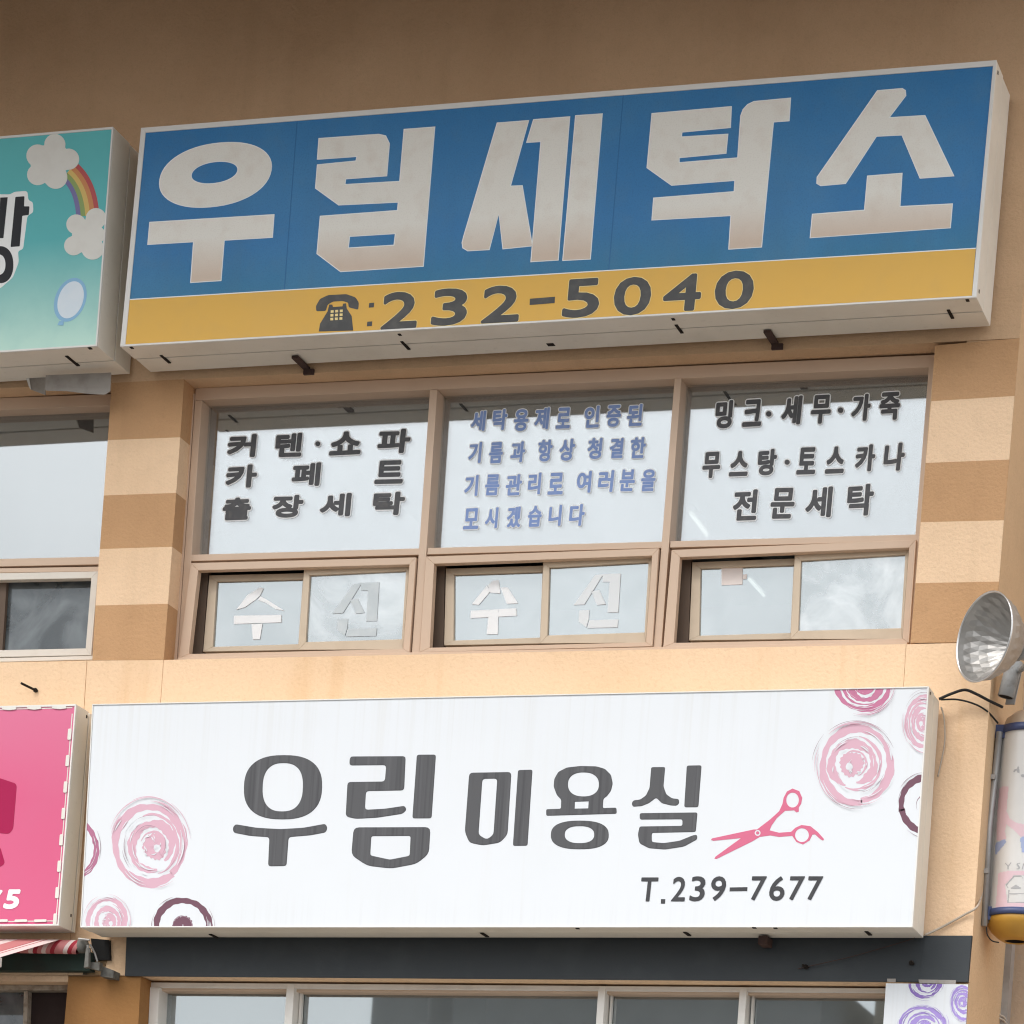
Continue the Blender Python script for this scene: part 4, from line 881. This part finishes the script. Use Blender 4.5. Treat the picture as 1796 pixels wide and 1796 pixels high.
# spotlight
sp = empty('spotlight', 'silver faceted reflector spotlight at the building corner', 'lamp')
Rc = U(1727, 1117, -0.32)
vc = (CAM-Rc).normalized(); lat = -RIGHT*0.96+UP*0.27; lat = (lat-vc*lat.dot(vc)).normalized()
axis = (vc*0.57+lat*0.82).normalized()       # out of the dish
mpp = (U(1728, 1117, -0.32)-Rc).length/1.0
R0 = 76*mpp
prof = [(0, R0), (-0.028, R0*0.94), (-0.056, R0*0.83), (-0.084, R0*0.69), (-0.108, R0*0.52), (-0.122, R0*0.40)]
rings = [(0.0, 1.0), (-0.022, 0.96), (-0.046, 0.89), (-0.072, 0.79), (-0.098, 0.66), (-0.122, 0.50), (-0.14, 0.36), (-0.15, 0.27)]
a_ = axis.cross(Vector((0, 0, 1))).normalized(); b_ = axis.cross(a_); NS = 44; V, F = [], []
for i, (d, r) in enumerate(rings):
    for k in range(NS):
        t = 2*math.pi*(k+0.5*(i % 2))/NS; rr = R0*r; dd = d
        if i in (2, 4, 6): rr *= 1.0+(0.035 if k % 2 else -0.01)
        V.append(Rc+axis*dd+a_*math.cos(t)*rr+b_*math.sin(t)*rr)
for i in range(len(rings)-1):
    for k in range(NS):
        k2_ = (k+1) % NS
        if i % 2 == 0: F += [(i*NS+k, i*NS+k2_, (i+1)*NS+k), (i*NS+k2_, (i+1)*NS+k2_, (i+1)*NS+k)]
        else: F += [(i*NS+k, i*NS+k2_, (i+1)*NS+k2_), (i*NS+k, (i+1)*NS+k2_, (i+1)*NS+k)]
mk('reflector', V, F, 'reflector_silver', sp)
lathe('rim', Rc, axis, [(-0.004, R0*1.005), (0.004, R0*1.03), (0.006, R0*1.0), (0.0, R0*0.985)], 'reflector_rim', sp, 48)
lathe('socket', Rc, axis, [(-0.149, 0.001), (-0.1505, R0*0.30), (-0.165, R0*0.33), (-0.175, R0*0.28), (-0.235, R0*0.25), (-0.24, 0.001)], 'socket_grey', sp, 20, True)
lathe('bulb', Rc, axis, [(-0.1485, R0*0.17), (-0.13, R0*0.16), (-0.12, R0*0.1), (-0.118, 0.001)], 'galvanised', sp, 20)
n0 = U(1790, 1150, 0.02)
tube('arm', [Rc-axis*0.22, U(1800, 1168, -0.08), U(1780, 1180, 0.12), U(1766, 1190, 0.2)], 0.012, 'socket_grey', sp)
hd = empty('lamp_socket', 'grey cylindrical lamp holder hanging below the spotlight', 'lamp holder')
pA, pB = U(1780, 1160, 0.05), U(1764, 1222, 0.05)
dA = (pB-pA).normalized()
lathe('body', pA, dA, [(0, 0.001), (0, 0.031), ((pB-pA).length, 0.031), ((pB-pA).length+0.002, 0.0285), ((pB-pA).length-0.03, 0.027), ((pB-pA).length-0.03, 0.001)], 'socket_grey', hd, 20)
lathe('contact', pA, dA, [((pB-pA).length+0.0005, 0.026), ((pB-pA).length+0.001, 0.001)], 'black_dark', hd, 16)
prism('plate', [(1775, 1172), (1793, 1172), (1779, 1235), (1763, 1235)], 0.10, 0.11, 'galvanised', hd)
# barber pole
bp = empty('barber_pole', 'barber pole light with pink and blue print and yellow dome', 'barber pole')
YC = 0.22; top = U(1809, 1283, YC); bot = U(1784, 1612, YC); axv = (top-bot); Lp = axv.length; axv.normalize()
rp = 54*mpp
lathe('tube', bot, axv, [(0, rp), (Lp, rp)], 'pole_tube', bp, 48)
lathe('ring', bot, axv, [(-0.002, rp*0.9), (-0.002, rp*1.05), (0.022, rp*1.05), (0.022, rp*0.99)], 'pole_ring', bp, 48)
lathe('ring', bot, axv, [(Lp-0.022, rp*0.99), (Lp-0.022, rp*1.05), (Lp+0.006, rp*1.05), (Lp+0.006, rp*0.9)], 'pole_ring', bp, 48)
lathe('cap', bot, axv, [(Lp+0.006, rp*0.96), (Lp+0.04, rp*0.86), (Lp+0.065, rp*0.6), (Lp+0.075, 0.001)], 'pole_cap', bp, 40)
lathe('dome', bot, axv, [(-0.003, rp*1.0), (-0.014, rp*1.02), (-0.03, rp*0.97), (-0.055, rp*0.82), (-0.078, rp*0.58), (-0.088, rp*0.4), (-0.085, rp*0.36), (-0.05, rp*0.33)], 'pole_dome', bp, 48)
lathe('dome_hole', bot, axv, [(-0.0835, rp*0.355), (-0.06, rp*0.3), (-0.05, 0.001)], 'slot_black', bp, 32)
for P0, v0 in ((top-axv*0.012, 1290), (bot+axv*0.012, 1618)):
    q = Vector((U(cu(v0)+14, v0, 0.16).x, 0.17, P0.z)); d = (q-P0)
    box('bracket_arm', q.x-0.02, q.x+0.09, 0.145, 0.185, P0.z-0.03, P0.z+0.02, 'pole_ring', bp)
bar0, bar1 = U(1747, 1290, 0.14), U(1722, 1622, 0.14)
tube('conduit', [U(1753, 1284, .14), U(1735, 1450, .14), U(1726, 1624, .14)], 0.0125, 'galvanised', bp, 8)
prism('mounting_bar', [(1752, 1280), (1763, 1280), (1738, 1618), (1726, 1618)], 0.16, 0.19, 'dirty_grey_plastic', bp, 0.001)
for v in (1362, 1527): prism('clip', [(cu(v)+11, v-4), (cu(v)+20, v-4), (cu(v)+19, v+4), (cu(v)+10, v+4)], 0.118, 0.13, 'galvanised', bp)
def on_tube(u, v, r):
    d = (FWD*FPX+RIGHT*(u-CX)-UP*(v-CY)).normalized(); o = CAM-bot
    dd = d-axv*d.dot(axv); oo = o-axv*o.dot(axv); a_ = dd.dot(dd); b_ = 2*dd.dot(oo); c_ = oo.dot(oo)-r*r
    disc = b_*b_-4*a_*c_
    return CAM+d*((-b_-math.sqrt(disc))/(2*a_)) if disc > 0 else None
def pip(x, y, P):
    ins = False
    for i in range(len(P)):
        (x1, y1), (x2, y2) = P[i-1], P[i]
        if (y1 > y) != (y2 > y) and x < (x2-x1)*(y-y1)/(y2-y1)+x1: ins = not ins
    return ins
def tube_print(nm, polys, mat, r, step=1.3):
    V, F = [], []
    for P in polys:
        xs = [p[0] for p in P]; ys = [p[1] for p in P]; y = min(ys)
        while y < max(ys):
            x = min(xs)
            while x < max(xs):
                if pip(x+step/2, y+step/2, P):
                    q = [on_tube(x, y, r), on_tube(x, y+step, r), on_tube(x+step, y+step, r), on_tube(x+step, y, r)]
                    if all(q): n0 = len(V); V += q; F.append((n0, n0+1, n0+2, n0+3))
                x += step
            y += step
    if F: mk(nm, V, F, mat, bp)
t1 = crop(1690, 1220, 6.905); t2 = crop(1690, 1460, 5.345)
tube_print('pink_print', [t1([(430, 1130), (470, 1100), (545, 1100), (530, 1250), (520, 1400), (560, 1490), (640, 1540), (740, 1560), (1200, 1500), (1200, 1690), (690, 1710), (600, 1620), (520, 1560), (500, 1640), (520, 1740), (400, 1760), (405, 1500)]),
                          t2([(325, 380), (420, 358), (800, 352), (800, 400), (560, 400), (470, 400), (440, 440), (390, 490), (410, 660), (800, 650), (800, 715), (300, 715), (310, 600)])], 'pole_pink', rp*1.004)
tube_print('blue_print', [t2([(530, 60), (570, 20), (900, 40), (900, 190), (545, 185)]), t2([(300, 100), (390, 60), (400, 90), (310, 200), (296, 210)])], 'pole_blue', rp*1.004)
tube_print('house_print', [t2([(440, 520), (490, 490), (540, 520), (530, 530), (450, 530)]), t2([(410, 660), (420, 540), (430, 540), (422, 655), (800, 645), (800, 660)]), t2([(425, 572), (800, 566), (800, 572), (425, 578)]), t2([(395, 490), (440, 440), (470, 405), (540, 405), (560, 440), (550, 415), (475, 415), (450, 445), (405, 495), (420, 520), (412, 520)])], 'pole_grey', rp*1.006, 0.8)
tube_print('lettering', [t2([(385, 285), (395, 285), (418, 310), (440, 282), (450, 282), (424, 318), (424, 345), (412, 345), (412, 318)]), t2([(500, 290), (530, 285), (530, 292), (508, 297), (530, 325), (525, 342), (498, 345), (498, 338), (518, 334), (497, 305)]), t2([(545, 345), (560, 290), (575, 290), (590, 345), (580, 345), (567, 300), (553, 345)]),
                         t1([(600, 920), (620, 890), (640, 890), (660, 850), (672, 870), (680, 940), (650, 930), (640, 905), (615, 930)]), t1([(690, 960), (720, 950), (760, 980), (760, 1000), (730, 990), (700, 985)])], 'pole_grey', rp*1.006, 0.7)
# cables
def cable(pts, r, mat, lab):
    return tag(tube('cable', spline([U(*p) for p in pts], 8), r, mat, None, 7), lab, 'cable')
cable([(1647, 1226, -.06), (1668, 1217, -.06), (1692, 1210, -.05), (1712, 1217, -.04), (1735, 1229, -.02), (1758, 1240, .05)], 0.0055, 'cable_black', 'thick black cable arching from the white sign to the lamp holder')
cable([(1650, 1227, -.05), (1680, 1227, -.04), (1710, 1235, -.03), (1732, 1248, .0), (1750, 1268, .1)], 0.0035, 'cable_black', 'thin black cable from the white sign to the barber pole')
cable([(1651, 1240, -.03), (1656, 1262, -.02), (1657, 1300, -.012), (1652, 1330, -.008), (1645, 1362, -.008)], 0.003, 'cable_clear', 'pale thin cord looping down beside the white sign')
cable([(1622, 1640, -.03), (1650, 1627, -.012), (1690, 1605, -.012), (1712, 1592, -.01), (1720, 1575, .1), (1723, 1560, .14)], 0.0045, 'cable_clear', 'pale brown cord rising from the white sign towards the barber pole')
cable([(1400, 1699, -.02), (1440, 1690, -.03), (1500, 1676, -.03), (1590, 1650, -.03), (1604, 1645, -.04)], 0.0015, 'rusty_angle', 'thin loose wire across the charcoal fascia')
cable([(1730, 1626, .12), (1732, 1640, .12), (1740, 1650, .14), (1752, 1653, .16)], 0.0025, 'cable_black', 'small black wire loop under the barber pole')
# anchor bolts left in the wall
def bolt(u, v, y, L, lab):
    e = empty('anchor_bolt', lab, 'bolt'); p = U(u, v, y)
    d = Vector((-0.75*0.6, -1, 0.15)).normalized()
    tube('shank', [p-d*0.02, p+d*L], 0.005, 'slot_black', e, 6); tube('nut', [p+d*0.004, p+d*0.014], 0.009, 'slot_black', e, 6)
bolt(65, 1212, 0.0, 0.085, 'rusty black anchor bolt sticking out of the peach wall above the pink sign')
bolt(1416, 1697, -0.015, 0.03, 'small bolt in the charcoal fascia at the end of a loose wire')
bolt(1601, 1690, -0.0175, 0.015, 'small bolt in the charcoal fascia near the poster')

# ------------------------------------------------------------------ awning under the pink sign
aw_ = empty('awning', 'rolled red and white striped awning under the pink sign', 'awning')
kA = crop(0, 1640, 6.9077)
Yr = -0.10
rc = U(62, 1660, Yr); xend = U(143, 1660, Yr).x; x0_ = U(-200, 1655, Yr).x; rr_ = 13.5*mpp
n_seg = 46; wseg = (xend-x0_)/n_seg; nn_ = 20; V, F, FM = [], [], []
tilt = (U(143, 1661, Yr).z-U(-100, 1657, Yr).z)/(U(143, 1661, Yr).x-U(-100, 1657, Yr).x)
pat = [0, 1, 1, 2, 0, 1, 2, 1]
for i in range(n_seg+1):
    for k in range(nn_):
        a_ = 2*math.pi*k/nn_; sk = 0.02*math.sin(a_)
        xx = x0_+i*wseg+sk
        V.append((xx, Yr-math.cos(a_)*rr_, rc.z+tilt*(xx-rc.x)+math.sin(a_)*rr_))
for i in range(n_seg):
    for k in range(nn_):
        k2_ = (k+1) % nn_; F.append((i*nn_+k, i*nn_+k2_, (i+1)*nn_+k2_, (i+1)*nn_+k)); FM.append(pat[i % 8])
mk('roller', V, F, ['awning_red', 'awning_pink', 'awning_white'], aw_, FM, True)
# fabric let out towards the street: stripes run from roller to front bar
h0 = U(105, 1648, -0.12); h1_ = U(-4, 1680, -0.42)
d_ = h1_-h0
cols = [2, 0, 2, 0, 2, 1, 2, 2, 1, 0]
xx = 0.0
V, F, FM = [], [], []
for i in range(40):
    wd_ = (0.055, 0.008, 0.02, 0.008, 0.10)[i % 5]; n0 = len(V)
    c_ = (2, 0, 2, 0, 1)[i % 5]
    V += [h0+Vector((-xx, 0, 0)), h0+Vector((-xx-wd_, 0, 0)), h0+Vector((-xx-wd_, 0, 0))+d_, h0+Vector((-xx, 0, 0))+d_]
    F.append((n0, n0+1, n0+2, n0+3)); FM.append(c_); xx += wd_
    if xx > 1.2: break
mk('fabric', V, F, ['awning_red', 'awning_pink', 'awning_white'], aw_, FM)
box('front_bar', h1_.x-1.2, h1_.x+0.01, h1_.y-0.02, h1_.y+0.02, h1_.z-0.035, h1_.z+0.004, 'sign_rim', aw_, 0.003)
prism('gutter', kA([(-900, 180), (1090, 200), (1090, 430), (-900, 430)]), -0.05, -0.005, 'green_grime', aw_)
prism('bracket', kA([(1040, 150), (1075, 150), (1070, 390), (1015, 395)]), -0.13, -0.11, 'grimy_metal', aw_, 0.001)
prism('bracket', kA([(1075, 330), (1210, 330), (1200, 430), (1070, 400)]), -0.10, -0.07, 'grimy_metal', aw_, 0.001)
tube('bracket_arm', [U(*kA([(1090, 110)])[0], -.12), U(*kA([(1150, 220)])[0], -.10), U(*kA([(1180, 320)])[0], -.09)], 0.004, 'galvanised', aw_, 6)
lathe('end_cap', U(148, 1659, Yr), (1, 0, 0), [(-0.02, rr_*1.05), (0.006, rr_*1.05), (0.008, rr_*0.5), (0.016, rr_*0.45), (0.016, 0.001)], 'grimy_metal', aw_, 20)
prism('wall_plate', kA([(1100, 40), (1320, 60), (1330, 300), (1130, 300)]), -0.02, -0.002, 'black_dark', aw_)
prism('stain_patch', kA([(1050, 300), (1300, 300), (1240, 480), (1000, 480)]), -0.004, -0.0005, 'sooty_stucco', aw_)
tube('bracket_arm', [U(*kA([(1060, 120)])[0], -.13), U(*kA([(1080, 200)])[0], -.12), U(*kA([(1045, 300)])[0], -.12), U(*kA([(1030, 390)])[0], -.12)], 0.005, 'galvanised', aw_, 6)
tube('bracket_arm', [U(*kA([(950, 45)])[0], -.14), U(*kA([(1085, 60)])[0], -.13)], 0.004, 'galvanised', aw_, 6)
prism('wall_bracket', kA([(1225, 370), (1380, 430), (1370, 520), (1215, 500)]), -0.06, -0.002, 'grimy_metal', aw_, 0.001)

# ------------------------------------------------------------------ across the street (seen only in the window reflections)
def far_building(x0, x1, y1, h, mat, lab, floors, cols_):
    e = empty('office_building', lab, 'building')
    box('wall', x0, x1, y1-8, y1, 0, h, mat, e)
    box('parapet', x0-0.1, x1+0.1, y1-0.3, y1+0.1, h+0.001, h+0.35, 'far_trim', e)
    for f in range(floors):
        z0 = 1.0+f*(h-0.6)/floors
        for c in range(cols_):
            xa_ = x0+(x1-x0)*(c+0.2)/cols_; xb_ = x0+(x1-x0)*(c+0.8)/cols_
            wdw = box('window', xa_, xb_, y1+0.001, y1+0.05, z0, z0+1.5, 'far_window', e)
            box('sill', xa_-0.1, xb_+0.1, y1+0.001, y1+0.15, z0-0.12, z0-0.001, 'far_trim', wdw)
    return e
far_building(-15.2, -9.6, -25, 8.9, 'far_grey', 'grey low office block across the street', 3, 3)
far_building(-9.2, -2.0, -26, 9.4, 'far_beige', 'beige three-storey block across the street', 3, 4)
far_building(-40, -24, -27, 7.2, 'far_beige', 'long beige low block further along the street', 2, 6)
up = empty('utility_pole', 'concrete utility pole across the street', 'pole')
tube('pole', [(-12.6, -20.5, 0), (-12.6, -20.5, 10.5)], [0.17, 0.12], 'concrete', up, 14)
box('crossarm', -13.6, -11.6, -20.58, -20.42, 9.6, 9.75, 'far_grey', up)
for k, z in enumerate((9.85, 9.3, 8.6)):
    tag(tube('overhead_wire', [Vector((-60+i*6, -20.5, z-0.35+0.35*((i*6-48)/14 % 2-1)**2)) for i in range(18)], 0.012, 'cable_black', None, 5), ('topmost', 'middle', 'lowest')[k]+' of the overhead wires strung from the utility pole', 'wire', 'overhead wires across the street')
bpy.data.objects.remove(_ob)
